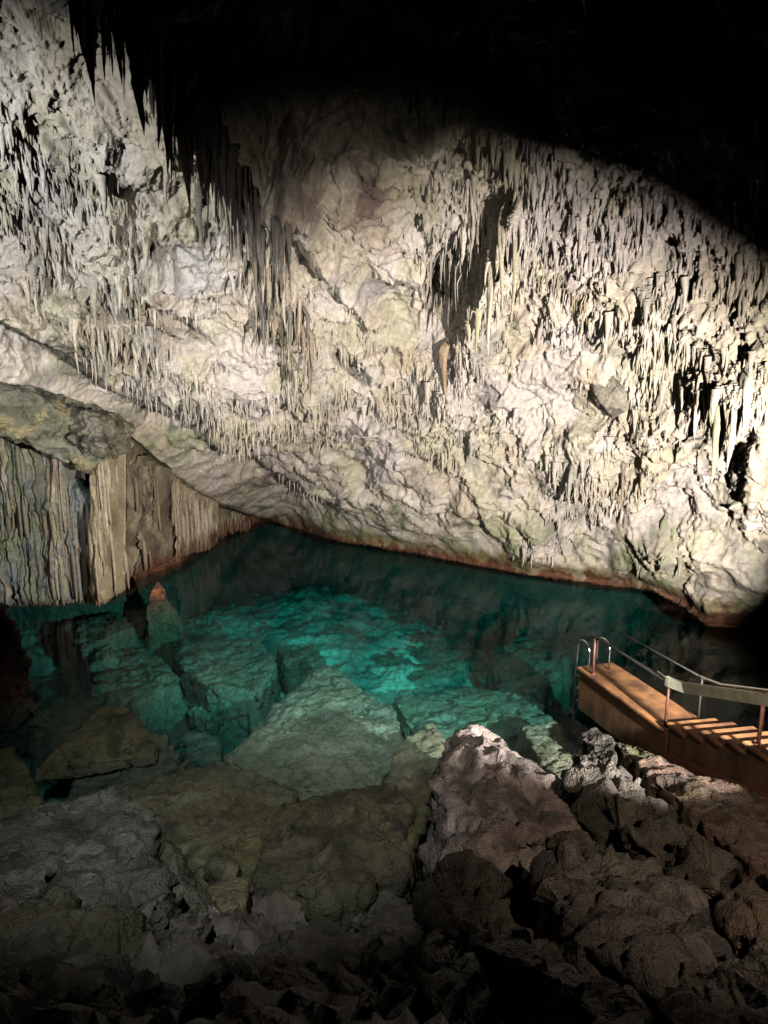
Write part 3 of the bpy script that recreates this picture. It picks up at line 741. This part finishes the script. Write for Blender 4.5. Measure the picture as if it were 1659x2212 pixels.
prock('rock', [(-60, 1790, .45), (60, 1740, .2), (240, 1700, .12), (355, 1760, .3), (300, 1840, .65), (0, 1900, .95)], -.5, (0.22, 0.22, 0.21), 'long grey rock along the left shore of the pool', rough=.16, mossy=.1)
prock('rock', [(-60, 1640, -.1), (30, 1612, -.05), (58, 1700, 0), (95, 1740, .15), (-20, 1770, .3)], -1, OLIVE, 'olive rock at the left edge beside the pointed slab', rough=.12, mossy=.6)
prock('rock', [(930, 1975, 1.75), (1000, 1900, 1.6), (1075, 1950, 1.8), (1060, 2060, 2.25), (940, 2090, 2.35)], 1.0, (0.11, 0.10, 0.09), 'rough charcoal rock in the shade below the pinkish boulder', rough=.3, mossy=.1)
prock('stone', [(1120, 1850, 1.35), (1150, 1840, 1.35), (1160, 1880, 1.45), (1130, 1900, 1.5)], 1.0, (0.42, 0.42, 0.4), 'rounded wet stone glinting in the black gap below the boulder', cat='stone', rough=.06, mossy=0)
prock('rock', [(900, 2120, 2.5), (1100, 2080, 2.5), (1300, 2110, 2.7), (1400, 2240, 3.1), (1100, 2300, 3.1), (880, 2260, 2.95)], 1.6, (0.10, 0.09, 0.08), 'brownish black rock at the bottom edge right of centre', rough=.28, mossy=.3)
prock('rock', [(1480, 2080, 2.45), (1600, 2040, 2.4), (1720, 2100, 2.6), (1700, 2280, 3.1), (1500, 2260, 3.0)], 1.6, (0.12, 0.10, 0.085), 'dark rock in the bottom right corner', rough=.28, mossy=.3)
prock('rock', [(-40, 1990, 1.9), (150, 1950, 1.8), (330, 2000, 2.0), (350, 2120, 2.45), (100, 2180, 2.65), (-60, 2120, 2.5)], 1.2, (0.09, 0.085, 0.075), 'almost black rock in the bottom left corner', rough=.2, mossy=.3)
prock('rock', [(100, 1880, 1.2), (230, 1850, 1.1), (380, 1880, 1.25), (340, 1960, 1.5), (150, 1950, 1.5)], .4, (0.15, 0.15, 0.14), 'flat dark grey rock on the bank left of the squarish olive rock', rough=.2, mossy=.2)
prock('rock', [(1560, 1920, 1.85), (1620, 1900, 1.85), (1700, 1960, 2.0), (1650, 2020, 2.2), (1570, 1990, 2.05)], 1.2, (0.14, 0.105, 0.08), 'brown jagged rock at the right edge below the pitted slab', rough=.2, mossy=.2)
# the grey stone bedded in the lit wall
p, n = shell_pt(1345, 850); w0 = Vector(p)
ptsW = []
for px, py, dy in ((1290, 830, -.15), (1315, 806, -.3), (1360, 800, -.3), (1400, 812, -.2), (1398, 850, -.35), (1365, 890, -.4), (1335, 905, -.25), (1305, 870, -.35), (1345, 845, -.6)):
    ptsW.append(at(px, py, w0.y + dy))
V = [np.array(q) for q in ptsW] + [np.array(q) + np.array((0, .9, .1)) for q in ptsW]
m = rock('wall_boulder', ptsW, w0.z, (0.28, 0.27, 0.22), 'grey cracked heart shaped boulder bedded in the right wall', cat='boulder', rough=.05, mossy=0.1, spread=.9)
bpy.data.objects.remove(m)
c0 = np.mean(V, axis=0); me = remesh([tuple(v - c0) for v in V], 0.03)
nv = len(me.vertices); co = np.zeros(nv * 3); me.vertices.foreach_get('co', co); co = co.reshape(-1, 3)
nm = np.zeros(nv * 3); me.vertices.foreach_get('normal', nm); nm = nm.reshape(-1, 3)
co += nm * (0.07 * fbm((co + c0) * 2.2, 4, 500))[:, None]; me.vertices.foreach_set('co', co.astype(np.float32).ravel())
a = me.color_attributes.new('stone', 'FLOAT_COLOR', 'POINT'); cc = np.ones((nv, 4), np.float32); cc[:, :3] = rock_color(co + c0, (.36, .33, .27), .1, 3); a.data.foreach_set('color', cc.ravel())
me.polygons.foreach_set('use_smooth', np.full(len(me.polygons), True)); me.materials.append(M_ROCK); me.update()
wbo = bpy.data.objects.new('wall_boulder', me); COL.objects.link(wbo); wbo.location = Vector(c0) + Vector((.05, .38, .03))
tag(wbo, 'grey cracked heart shaped boulder bedded in the right wall', 'boulder')


# ------------------------------------------------------------------ pool bed and bank (one sheet)
BED = [(-14, 2, 1.6), (-6, 2, 2.6), (0, 1.2, 3.9), (0, -4, 4.2), (-10, -4, 4.2), (10, -4, 4.2), (6, 1, 3.7), (9, 3, 3.2), (-3, 3, 2.2), (0, 3, 2.1), (3, 3, 2.1), (5.5, 3.5, 2.0),
       (-3, 4.5, .9), (0, 4.5, .9), (2.5, 4.5, 1.1), (5, 5, .5), (8, 5, .8), (-6, 5, .9), (-10, 5, .6), (-3.5, 6, -.1), (-1, 6, -.2), (1, 6, .0), (3, 6.5, -.1), (5, 7, .15), (8, 7.5, .6), (11, 8, 0),
       (-9, 7, -.3), (-6, 7.5, -.7), (-3, 7.5, -1.1), (-2.6, 8.6, -3.2), (0, 7.6, -1.2), (2, 8, -1.4), (4, 9, -1.9), (7, 10, -2), (-10, 10, -1.0), (-6.5, 10, -1.7), (-3, 10.5, -2.2),
       (0, 11, -2.4), (3, 11.5, -2.5), (6, 12, -3.4), (-10, 14, -1.4), (-6, 14, -2.8), (-2, 15, -2.3), (3, 15, -2.7), (7, 15, -4.5), (-8, 18, -2.2), (-3, 20, -2.2), (2, 19, -2.8), (8, 18, -6), (-8, 26, -3), (-2, 27, -3), (10, 26, -7)]
tB = tps_fit([(a / 10, b / 10) for a, b, c in BED], [c for *_, c in BED], 2e-3)
bx = np.arange(-17, 14, 0.065); by = np.arange(-5, 30, 0.065)
BX, BY = np.meshgrid(bx, by); sb = BX.shape
xb, yb = BX.ravel(), BY.ravel()
zb = tps_eval(tB, xb / 10, yb / 10)
Pb = np.stack([xb, yb, zb], 1)
rub = fbm(Pb * 1.1, 3, 601)
ch = noise(Pb * 2.6 + 0.4 * np.stack([noise(Pb * 3, 5), noise(Pb * 3, 6), noise(Pb * 3, 7)], 1), 611)
zb2 = zb + 0.28 * rub * (1 - .5 * sstep(7, 10, yb)) + (0.05 * ch + 0.16 * facets(Pb, 1.6, 612) + 0.07 * facets(Pb, 4.5, 615)) * (1 - .75 * sstep(7, 10, yb)) + 0.2 * sstep(7, 10, yb) * facets(Pb, .4, 618) + (0.10 - .07 * sstep(7, 10, yb)) * ridged(Pb * 3.1, 3, 620) + 0.04 * fbm(Pb * 9, 2, 640)
far = sstep(7, 10, yb)
zb2 = zb2 + far * 0.22 * fbm(Pb * 0.7, 3, 650)
near = np.hypot(xb, yb - 0) < 1.0
Pb[:, 2] = np.where(near, np.minimum(zb2, 4.2), zb2)
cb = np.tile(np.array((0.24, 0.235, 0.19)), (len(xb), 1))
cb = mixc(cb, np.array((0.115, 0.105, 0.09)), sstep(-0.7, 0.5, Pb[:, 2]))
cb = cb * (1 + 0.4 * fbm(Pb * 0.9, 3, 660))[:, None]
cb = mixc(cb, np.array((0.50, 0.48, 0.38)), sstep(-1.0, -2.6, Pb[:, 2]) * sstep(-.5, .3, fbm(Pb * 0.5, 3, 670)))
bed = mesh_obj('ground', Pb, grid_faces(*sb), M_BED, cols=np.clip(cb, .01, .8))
tag(bed, 'rocky pool bed rising to the dark rubble bank', 'ground', kind='structure')


def bed_z(X, Y_):
    j = int(round((X - bx[0]) / 0.065)); i = int(round((Y_ - by[0]) / 0.065)); return float(Pb[i * sb[1] + j, 2])


# loose stones
protos = []
for k in range(6):
    pts = [(random.gauss(0, .5), random.gauss(0, .4), random.uniform(-.2, .35)) for _ in range(12)]
    o = rock('loose_stone', pts, -.3, (0.17, 0.155, 0.14), 'loose dark stone on the rubble bank', rough=.12, voxel=.05, cat='stone', mossy=.2)
    protos.append(o)
cnt = 0
for k in range(190):
    if k < 6 or k > 40:
        Y_ = random.uniform(1.9, 5.6); X = random.uniform(-1, 1) * (Y_ * 0.8 + 1); s = random.uniform(.06, .2) if random.random() < .6 else random.uniform(.15, .32)
        lab, grp = 'loose dark stone among the rubble of the near bank', 'loose stones on the near bank'
    else:
        Y_ = random.uniform(7.5, 13); X = random.uniform(-7, 3.2); s = random.uniform(.25, .6)
        lab, grp = 'loose stone lying on the pool bed under clear water', 'stones on the pool bed'
    if math.hypot(X, Y_) < 1.7: continue
    o = protos[k] if k < 6 else protos[k % 6].copy()
    if k >= 6: COL.objects.link(o)
    o.location = (X, Y_, bed_z(X, Y_) + s * 0.12); o.scale = (s, s * random.uniform(.7, 1.1), s * random.uniform(.6, 1)); o.rotation_euler = (random.uniform(-.4, .4), random.uniform(-.4, .4), random.uniform(0, 6))
    tag(o, lab, 'stone', grp)

# ------------------------------------------------------------------ water body
wx0, wx1, wy0, wy1 = -20.0, 18.0, 1.0, 40.0
nx = 40
vs = [(wx0, wy0, 0), (wx1, wy0, 0), (wx1, wy1, 0), (wx0, wy1, 0), (wx0, wy0, -12), (wx1, wy0, -12), (wx1, wy1, -12), (wx0, wy1, -12)]
fs = [(0, 1, 2, 3), (7, 6, 5, 4), (0, 4, 5, 1), (1, 5, 6, 2), (2, 6, 7, 3), (3, 7, 4, 0)]
wat = mesh_obj('water', vs, fs, mw, smooth=False); tag(wat, 'clear turquoise water of the cave pool', 'water', kind='structure')


# unseen floodlight body with an invented plate, shaped to block its upper light
fl = empty('floodlight', LA); tag(fl, 'unseen floodlight body on the right bank with an added light blocking plate', 'floodlight')
up = -(EDGE[3] - EDGE[1]).cross(EDGE[2] - EDGE[1]).normalized()
if up.z < 0: up = -up

hv = [e * .55 for e in EDGE]; hb = [Vector((-.25 * e.x, -.25 * e.y, .30)) + Vector((e.x, e.y, 0)).cross(Vector((0, 0, 1))) * 0 for e in EDGE]
hv = [EDGE[0] * .55 + Vector((.6, -.2, .0))] + hv + [EDGE[-1] * .55 + Vector((-.4, -.3, .1))]
hb = [Vector((.7, -.7, .35))] + hb + [Vector((-.6, -.7, .35))]
hvv = [tuple(v) for v in hv + hb] + [tuple(v + Vector((0, 0, .02))) for v in hv + hb]
nh = len(hv); hf = []
for i in range(nh - 1):
    hf += [(i, i + 1, nh + i + 1, nh + i), (2 * nh + i, 3 * nh + i, 3 * nh + i + 1, 2 * nh + i + 1), (i, 2 * nh + i, 2 * nh + i + 1, i + 1), (nh + i, nh + i + 1, 3 * nh + i + 1, 3 * nh + i)]
mesh_obj('light_cutoff_plate', hvv, hf, M_DARKRAIL, fl, smooth=False)
bk = Vector((.12, -.35, -.05))
mesh_obj('housing', [tuple(bk + Vector((sx * .2, sy * .1, sz * .16))) for sx in (-1, 1) for sy in (-1, 1) for sz in (-1, 1)],
         [(0, 1, 3, 2), (4, 6, 7, 5), (0, 4, 5, 1), (2, 3, 7, 6), (0, 2, 6, 4), (1, 5, 7, 3)], M_DARKRAIL, fl, smooth=False)

# ------------------------------------------------------------------ flowstone sheets on the left
def flow_sheet(name, px0, px1, top, bot, Yf, label, tint, ribs=0.1, freq=5.0, jag=8, bulge=.12, thick=.5, green=.3, brown_z=.5, cat='flowstone', parent=None, n=None, pipes=.55):
    nu = n or int((px1 - px0) / 1.2); nvv = 90
    U = np.linspace(px0, px1, nu); T = np.array([np.interp(U, *zip(*top))]).ravel(); B = np.array([np.interp(U, *zip(*bot))]).ravel()
    Yv = np.interp(U, *zip(*Yf))
    jn = noise(np.stack([U * 0.23, U * 0, U * 0 + 3.3], 1), 701); B = B + jag * jn - jag * np.abs(noise(np.stack([U * 0.6, U * 0, U * 0 + 1.3], 1), 703))
    S = np.linspace(0, 1, nvv)
    PX = np.tile(U, (nvv, 1)); PY = T + (B - T) * S[:, None]; YY = np.tile(Yv, (nvv, 1))
    dd = ray(PX, PY); tt = YY / dd[1]
    Pq = np.stack([tt * dd[0], YY, CAM_H + tt * dd[2]], -1).reshape(-1, 3)
    w = np.stack([Pq[:, 0] * freq + Pq[:, 1] * freq, Pq[:, 0] * 0, Pq[:, 2] * 0.25], 1)
    w2 = w + 0.12 * np.stack([noise(Pq * 1.5, 8), Pq[:, 0] * 0, Pq[:, 0] * 0], 1)
    rib = np.sqrt(np.abs(noise(w2, 710)) * 2 + .01) + 0.45 * np.sqrt(np.abs(noise(w2 * 2.1, 712)) * 2 + .01)
    edgef = np.tile(np.minimum(1, np.minimum((U - px0), (px1 - U)) / 16 + 0.0), (nvv, 1)).ravel()
    s_ = np.repeat(S, nu)
    fr = 1.5 * ribs * rib + bulge * fbm(Pq * np.array((1.1, 1.1, .9)), 4, 720) + bulge * .25 * facets(Pq, 1.4, 722) + 0.015 * fbm(Pq * 9, 2, 730)
    off = -fr + 0.9 * (1 - np.clip(edgef, 0, 1)) ** 2 + 0.35 * np.clip(s_ - 0.9, 0, 1) * 8 * (0.35)
    Pf = Pq.copy(); Pf[:, 1] += off
    Pk = Pq.copy(); Pk[:, 1] += thick + .2; 
    allp = np.vstack([Pf, Pk]); n1 = nvv * nu
    F1 = grid_faces(nvv, nu); F2 = F1[:, ::-1] + n1
    ring = np.r_[np.arange(nu), np.arange(1, nvv) * nu + nu - 1, (nvv - 1) * nu + np.arange(nu - 2, -1, -1), np.arange(nvv - 2, 0, -1) * nu]
    r2 = np.roll(ring, -1); F3 = np.stack([ring, r2, r2 + n1, ring + n1], 1)
    FF = np.vstack([F1, F2, F3])
    c = np.tile(np.array(tint, float), (len(allp), 1))
    PQ = np.vstack([Pq, Pq]); ww = np.stack([PQ[:, 0] * 4.5 + PQ[:, 1] * 3, PQ[:, 0] * 0, PQ[:, 2] * 0.3], 1)
    c = mixc(c, np.array((0.60, 0.52, 0.36)), 0.6 * sstep(0.0, .5, noise(ww, 740)))
    c = mixc(c, np.array((0.16, 0.10, 0.06)), 0.75 * sstep(0.15, .5, noise(ww * 1.7, 744)))
    c = mixc(c, GREEN, green * sstep(-.2, .4, fbm(allp * .9, 3, 750)))
    c = mixc(c, np.array(tint) * .4, .7 * sstep(.0, .5, fbm(allp * np.array((1.2, 1.2, .7)), 4, 755)))
    c = mixc(c, BROWN, .85 * sstep(brown_z + .3, brown_z - .3, allp[:, 2] + .4 * noise(ww, 760)))
    npipe = int((px1 - px0) * pipes)
    pk_ = rng.integers(0, nu, npipe) + nu * rng.integers(2, int(nvv * .8), npipe)
    pb = Pf[pk_]; zb_ = Pf[(nvv - 1) * nu + (pk_ % nu), 2]
    pl_ = np.minimum(rng.uniform(.5, 2.2, npipe), np.maximum(pb[:, 2] - zb_ + .05, .2)); pr_ = rng.uniform(.03, .075, npipe) * (Yv.mean() / 16)
    pv, pf_ = cones(pb + np.array((0, .06, 0)), pl_, pr_, sides=8, prof=((0, .1), (.04, .75), (.3, 1.1), (.75, 1.0), (.93, .65), (1, .1)), bend=.02)
    pc = np.repeat(c[pk_] * .5 + np.array((.56, .49, .35)) * .5 * rng.uniform(.5, 1.1, (npipe, 1)) * np.mean(tint) / .38, 48, axis=0)
    pc = mixc(pc, BROWN, .85 * sstep(brown_z + .3, brown_z - .3, pv[:, 2]))
    FF = np.vstack([FF, pf_[:, ::-1] + len(allp)]); allp = np.vstack([allp, pv]); c = np.vstack([c, pc])
    ctr = allp.mean(0)
    o = mesh_obj(name, allp - ctr, FF, M_FLOW, parent=parent, cols=c); o.location = Vector(ctr)
    if not parent: tag(o, label, cat)
    return o


flow_sheet('flowstone_curtain', -420, 212, [(-420, 760), (-100, 860), (0, 925), (70, 955), (150, 1030), (215, 1085)], [(-420, 1330), (0, 1310), (212, 1300)], [(-420, 13.8), (0, 16.2), (212, 16.6)],
           'wide grey green ribbed flowstone wall behind the left boulder', (0.155, 0.18, 0.185), ribs=.09, freq=6, jag=10, green=.5, brown_z=.1, bulge=.3)
flow_sheet('flowstone_curtain', 186, 248, [(186, 965), (210, 960), (248, 980)], [(186, 1300), (215, 1310), (248, 1290)], [(186, 16.3), (215, 15.9), (248, 16.4)],
           'bright yellow white ribbed flowstone column under the hanging knob', (0.42, 0.35, 0.23), ribs=.10, freq=7, jag=6, green=.1, brown_z=.55, bulge=.12)
flow_sheet('flowstone_curtain', 100, 150, [(100, 950), (150, 960)], [(100, 1290), (150, 1300)], [(100, 16.2), (150, 16.3)],
           'pale streaky flowstone strip standing out of the grey green wall', (0.26, 0.26, 0.21), ribs=.08, freq=7, jag=8, green=.3, brown_z=.2, bulge=.12)
flow_sheet('flowstone_curtain', 225, 355, [(225, 920), (290, 960), (355, 1015)], [(225, 1290), (290, 1240), (355, 1222)], [(225, 16.9), (290, 18.2), (355, 19.9)],
           'lumpy brown grey flowstone bank beside the orange rock tip', (0.24, 0.19, 0.145), ribs=.03, freq=2.6, jag=4, green=.3, brown_z=1.0, bulge=.85, pipes=.12)
flow_sheet('flowstone_curtain', 338, 462, [(338, 990), (400, 1050), (462, 1085)], [(338, 1228), (400, 1200), (462, 1182)], [(338, 20.1), (400, 22.5), (462, 25.3)],
           'cream to rust brown pleated flowstone drapery at the back of the pool', (0.50, 0.40, 0.28), ribs=.16, freq=4.5, jag=3, green=.1, brown_z=.9, bulge=.15)
flow_sheet('flowstone_curtain', 462, 540, [(462, 1092), (540, 1118)], [(462, 1168), (500, 1150), (540, 1142)], [(462, 27), (540, 30)],
           'small dark brown pleated flowstone in the farthest corner', (0.28, 0.22, 0.12), ribs=.15, freq=2.5, jag=6, green=.4, brown_z=.8, bulge=.2)
# leaning green slab and hanging knob under the ledge
kY = 14.6
V = [at(px, py, Y_) for px, py, Y_ in ((-420, 740, 12.0), (-100, 812, 13.2), (0, 845, 14.0), (120, 874, 14.9), (215, 940, 16), (232, 985, 16.3), (210, 1010, 16), (140, 1000, 15.4), (60, 945, 14.6), (0, 915, 14), (-100, 880, 13.2), (-420, 800, 12.2))]
V = V + [v + Vector((0, 1.6, .3)) for v in V]
rock('leaning_slab', V, V[0].z, (0.36, 0.37, 0.27), 'x', spread=1) if False else None
c0 = np.mean([np.array(v) for v in V], axis=0); me = remesh([tuple(np.array(v) - c0) for v in V], 0.06)
nv = len(me.vertices); co = np.zeros(nv * 3); me.vertices.foreach_get('co', co); co = co.reshape(-1, 3)
nm = np.zeros(nv * 3); me.vertices.foreach_get('normal', nm); nm = nm.reshape(-1, 3)
co += nm * (0.2 * fbm((co + c0) * 1.1, 5, 520) + .2 * facets(co + c0, 1.0, 521) + .1 * ridged((co + c0) * np.array((1, 1, 3.)), 3, 525))[:, None]; me.vertices.foreach_set('co', co.astype(np.float32).ravel())
cc = np.ones((nv, 4), np.float32); c_ = rock_color(co + c0, (.24, .25, .19), .35, 7)
c_ = mixc(c_, np.array((.42, .36, .2)), .8 * sstep(.25, .7, fbm((co + c0) * 1.1, 3, 530) + sstep(6.9, 6.2, co[:, 2] + c0[2]) * .3)); cc[:, :3] = c_
a = me.color_attributes.new('stone', 'FLOAT_COLOR', 'POINT'); a.data.foreach_set('color', cc.ravel())
me.polygons.foreach_set('use_smooth', np.full(len(me.polygons), True)); me.materials.append(M_ROCK); me.update()
o = bpy.data.objects.new('leaning_slab', me); COL.objects.link(o); o.location = Vector(c0)
tag(o, 'green and yellow stained slab wedged under the smooth grey ledge at left', 'rock slab')
V = [at(px, py, Y_) for px, py, Y_ in ((130, 930, 14.9), (150, 890, 14.7), (190, 885, 14.6), (225, 920, 14.8), (235, 980, 15.2), (205, 1010, 15.1), (160, 1000, 14.9), (135, 970, 14.9), (180, 945, 14.2))]
_m = sum(V, Vector()) / len(V); V = [_m + (v - _m) * .78 + Vector((0, .35, .12)) for v in V]; V = V + [v + Vector((0, 1.4, 0)) for v in V]
c0 = np.mean([np.array(v) for v in V], axis=0); me = remesh([tuple(np.array(v) - c0) for v in V], 0.035)
nv = len(me.vertices); co = np.zeros(nv * 3); me.vertices.foreach_get('co', co); co = co.reshape(-1, 3)
nm = np.zeros(nv * 3); me.vertices.foreach_get('normal', nm); nm = nm.reshape(-1, 3)
co += nm * (0.13 * fbm((co + c0) * 2.2, 4, 540) + .12 * facets(co + c0, 2.4, 541) - .08 * ridged((co + c0) * 4, 2, 542))[:, None]; me.vertices.foreach_set('co', co.astype(np.float32).ravel())
cc = np.ones((nv, 4), np.float32); cc[:, :3] = rock_color(co + c0, (.22, .2, .155), .3, 9)
a = me.color_attributes.new('stone', 'FLOAT_COLOR', 'POINT'); a.data.foreach_set('color', cc.ravel())
me.polygons.foreach_set('use_smooth', np.full(len(me.polygons), True)); me.materials.append(M_ROCK); me.update()
o = bpy.data.objects.new('hanging_knob', me); COL.objects.link(o); o.location = Vector(c0)
tag(o, 'round grey brown rock knob hanging over the bright flowstone column', 'rock')


# ------------------------------------------------------------------ stairs, rails, ladder
def prism(name, poly, vec, mat, parent, bevel=0.012):
    """polygon (list of Vector) extruded along vec"""
    bm = bmesh.new(); vs_ = [bm.verts.new(p) for p in poly]; f = bm.faces.new(vs_)
    r = bmesh.ops.extrude_face_region(bm, geom=[f]); bmesh.ops.translate(bm, vec=vec, verts=[e for e in r['geom'] if isinstance(e, bmesh.types.BMVert)])
    bmesh.ops.recalc_face_normals(bm, faces=bm.faces)
    if bevel: bmesh.ops.bevel(bm, geom=list(bm.edges), offset=bevel, segments=2, affect='EDGES', clamp_overlap=True)
    me = bpy.data.meshes.new(name); bm.to_mesh(me); bm.free(); me.materials.append(mat)
    o = bpy.data.objects.new(name, me); COL.objects.link(o); o.parent = parent
    if parent: o.matrix_parent_inverse = Matrix.Translation(-parent.location)
    return o


def tube(name, pts, r, mat, parent, sides=12, closed_ends=True, flat=None):
    pts = [Vector(p) for p in pts]; vs_ = []; fs_ = []; n_ = len(pts)
    prev = None
    for i, p in enumerate(pts):
        tdir = (pts[min(i + 1, n_ - 1)] - pts[max(i - 1, 0)]).normalized()
        if prev is None:
            up = Vector((0, 0, 1)) if abs(tdir.z) < .9 else Vector((1, 0, 0)); a_ = tdir.cross(up).normalized()
        else:
            a_ = (prev - tdir * prev.dot(tdir)).normalized()
        prev = a_; b_ = tdir.cross(a_).normalized()
        for k in range(sides):
            an = (k + .5) / sides * 2 * math.pi
            ca, sa = math.cos(an), math.sin(an)
            if flat: ra, rb = flat; q = max(abs(ca), abs(sa)); ca, sa = ca / q * ra / r, sa / q * rb / r
            vs_.append(p + a_ * (ca * r) + b_ * (sa * r))
    for i in range(n_ - 1):
        for k in range(sides):
            a = i * sides + k; b = i * sides + (k + 1) % sides; fs_.append((a, b, b + sides, a + sides))
    fs_.append(tuple(reversed(range(sides)))); fs_.append(tuple(range((n_ - 1) * sides, n_ * sides)))
    o = mesh_obj(name, [tuple(v) for v in vs_], fs_, mat, parent, smooth=not flat)
    if parent: o.matrix_parent_inverse = Matrix.Translation(-parent.location)
    return o


A0 = Vector((4.29, 11.0, 0)); D1 = Vector((.245, -.97, 0)).normalized(); W1 = Vector((D1.y, -D1.x, 0)); W1 = -W1
WID = 0.86; LZ = 0.6
A1 = A0 + D1 * 2.55
stairs = empty('staircase', A0)
tag(stairs, 'orange brown stepped staircase with a long landing at the water on the right', 'staircase')
# landing as a body plus its top plate
prism('landing', [A0 + Vector((0, 0, LZ - .07)), A1 + Vector((0, 0, LZ - .07)), A1 + Vector((0, 0, -.25)), A0 + D1 * .05 + Vector((0, 0, -.35))], W1 * WID, M_SIDE, stairs, .01)
top = prism('landing_top', [A0 - D1 * .03 - W1 * .03 + Vector((0, 0, LZ - .068)), A1 - W1 * .03 + Vector((0, 0, LZ - .068)), A1 - W1 * .03 + Vector((0, 0, LZ)), A0 - D1 * .03 - W1 * .03 + Vector((0, 0, LZ))], W1 * (WID + .06), M_TREAD, stairs, .012)
D2 = Vector((.15, -.99, 0)).normalized(); W2 = -Vector((D2.y, -D2.x, 0))
S0 = A1 + W1 * 0.0; RUN, RISE, NST = .385, .152, 11
S0 = Vector((4.97, 8.5, 0))
# stringer body with saw tooth top
poly = []
for k in range(NST):
    poly.append(S0 + D2 * (RUN * k) + Vector((0, 0, LZ + RISE * (k + (0 if k == 0 else 0)) - .055)))
    poly.append(S0 + D2 * (RUN * k) + Vector((0, 0, LZ + RISE * (k + 1) - .055)))
poly[0] = S0 + Vector((0, 0, LZ - .055))
E1 = S0 + D2 * (RUN * NST)
poly.append(E1 + Vector((0, 0, LZ + RISE * NST - .055))); poly.append(E1 + Vector((0, 0, LZ + RISE * NST - .95))); poly.append(S0 + Vector((0, 0, LZ - .55)))
prism('stringer', poly, W2 * WID, M_SIDE, stairs, 0)
for k in range(NST):
    a = S0 + D2 * (RUN * k - .045) - W2 * .06 + Vector((0, 0, LZ + RISE * (k + 1) - .052)); b = a + D2 * (RUN + .04)
    prism('tread', [a, b, b + Vector((0, 0, .052)), a + Vector((0, 0, .052))], W2 * (WID + .09), M_TREAD, stairs, .014)
sk0 = S0 - W2 * .09 + D2 * .0 + Vector((0, 0, LZ - .42)); sk1 = E1 - W2 * .09 + Vector((0, 0, LZ + RISE * NST - .62))
prism('skirt_board', [sk0, sk1, sk1 - Vector((0, 0, .45)), sk0 - Vector((0, 0, .1))], W2 * .085, M_SKIRT, stairs, .01)


def rail_set(name, side, label, flat, zoff=0):
    root = empty(name, A0 + W1 * side); tag(root, label, 'handrail')
    q1 = A0 + D1 * .36 + W1 * (side); q2 = A0 + D1 * 2.42 + W1 * side + Vector((0.0, 0, 0))
    s = side if side < .3 else side
    tips = [S0 + D2 * (RUN * kk) + W2 * s for kk in (0.3, 4.2, 8.4)]
    posts = [(q1, LZ), (q2, LZ)] + [(t_, LZ + RISE * (int(kk) + 1)) for t_, kk in zip(tips[1:], (4.2, 8.4))]
    topz = .82
    for p_, z_ in (posts if flat else posts[1:]):
        tube('post', [p_ + Vector((0, 0, z_ - .02)), p_ + Vector((0, 0, z_ + topz))], .026 if flat else .016, M_RUST if flat else M_DARKRAIL, root)
        tube('base_plate', [p_ + Vector((0, 0, z_)), p_ + Vector((0, 0, z_ + .015))], .06, M_RUST, root)
    l0 = q1 + Vector((0, 0, LZ + topz)); l1 = q2 + Vector((0, 0, LZ + topz))
    rr = .026 if flat else .016
    st = tips[0] + Vector((0, 0, LZ + topz + .04)); en = S0 + D2 * (RUN * NST) + W2 * s + Vector((0, 0, LZ + RISE * NST + topz))
    tube('landing_rail', [l0 - D1 * .04, l1], rr, M_DARKRAIL, root)
    tube('stair_rail', [l1 + (l0 - l1).normalized() * .06, l1, st, en], .03 if flat else .02, M_PALE if flat else M_CHROME, root, sides=4 if flat else 12, flat=(.035, .085) if flat else None)
    if flat: tube('top_tube', [l1 + (l0 - l1).normalized() * .28 + Vector((0, 0, .06)), l1 + Vector((0, 0, .03)), l1 + D1 * .1 + Vector((0, 0, .055))], .02, M_CHROME, root)
    return root


rail_set('handrail', 0.10, 'near handrail with rusty posts and a pale plank top along the stairs', True)
rail_set('handrail', WID - .06, 'far handrail of the stairs seen behind the pale plank one', False)
lad = empty('pool_ladder', A0); tag(lad, 'chrome pool ladder with looped handles at the landing end', 'ladder')


def loop(p0, dirv, w, h, zb_):
    pts = [p0 + Vector((0, 0, zb_ - 1.1))] + [p0 + Vector((0, 0, zb_ + (h - w / 2) * f)) for f in (0, .5, 1)]
    for k in range(1, 11):
        an = math.pi * k / 11; pts.append(p0 + dirv * (w / 2 - math.cos(an) * w / 2) + Vector((0, 0, zb_ + h - w / 2 + math.sin(an) * w / 2)))
    pts += [p0 + dirv * w + Vector((0, 0, zb_ + (h - w / 2) * f)) for f in (1, .5, 0)]
    return pts


for s in (.06, .56):
    tube('handle', loop(A0 - D1 * .16 + W1 * s, D1, .42, .62, LZ), .02, M_CHROME, lad, sides=14)
for z_ in (.3, .0, -.3):
    tube('rung', [A0 - D1 * .16 + W1 * .06 + Vector((0, 0, z_)), A0 - D1 * .16 + W1 * .56 + Vector((0, 0, z_))], .018, M_CHROME, lad)
print('objects', len(SC.objects))
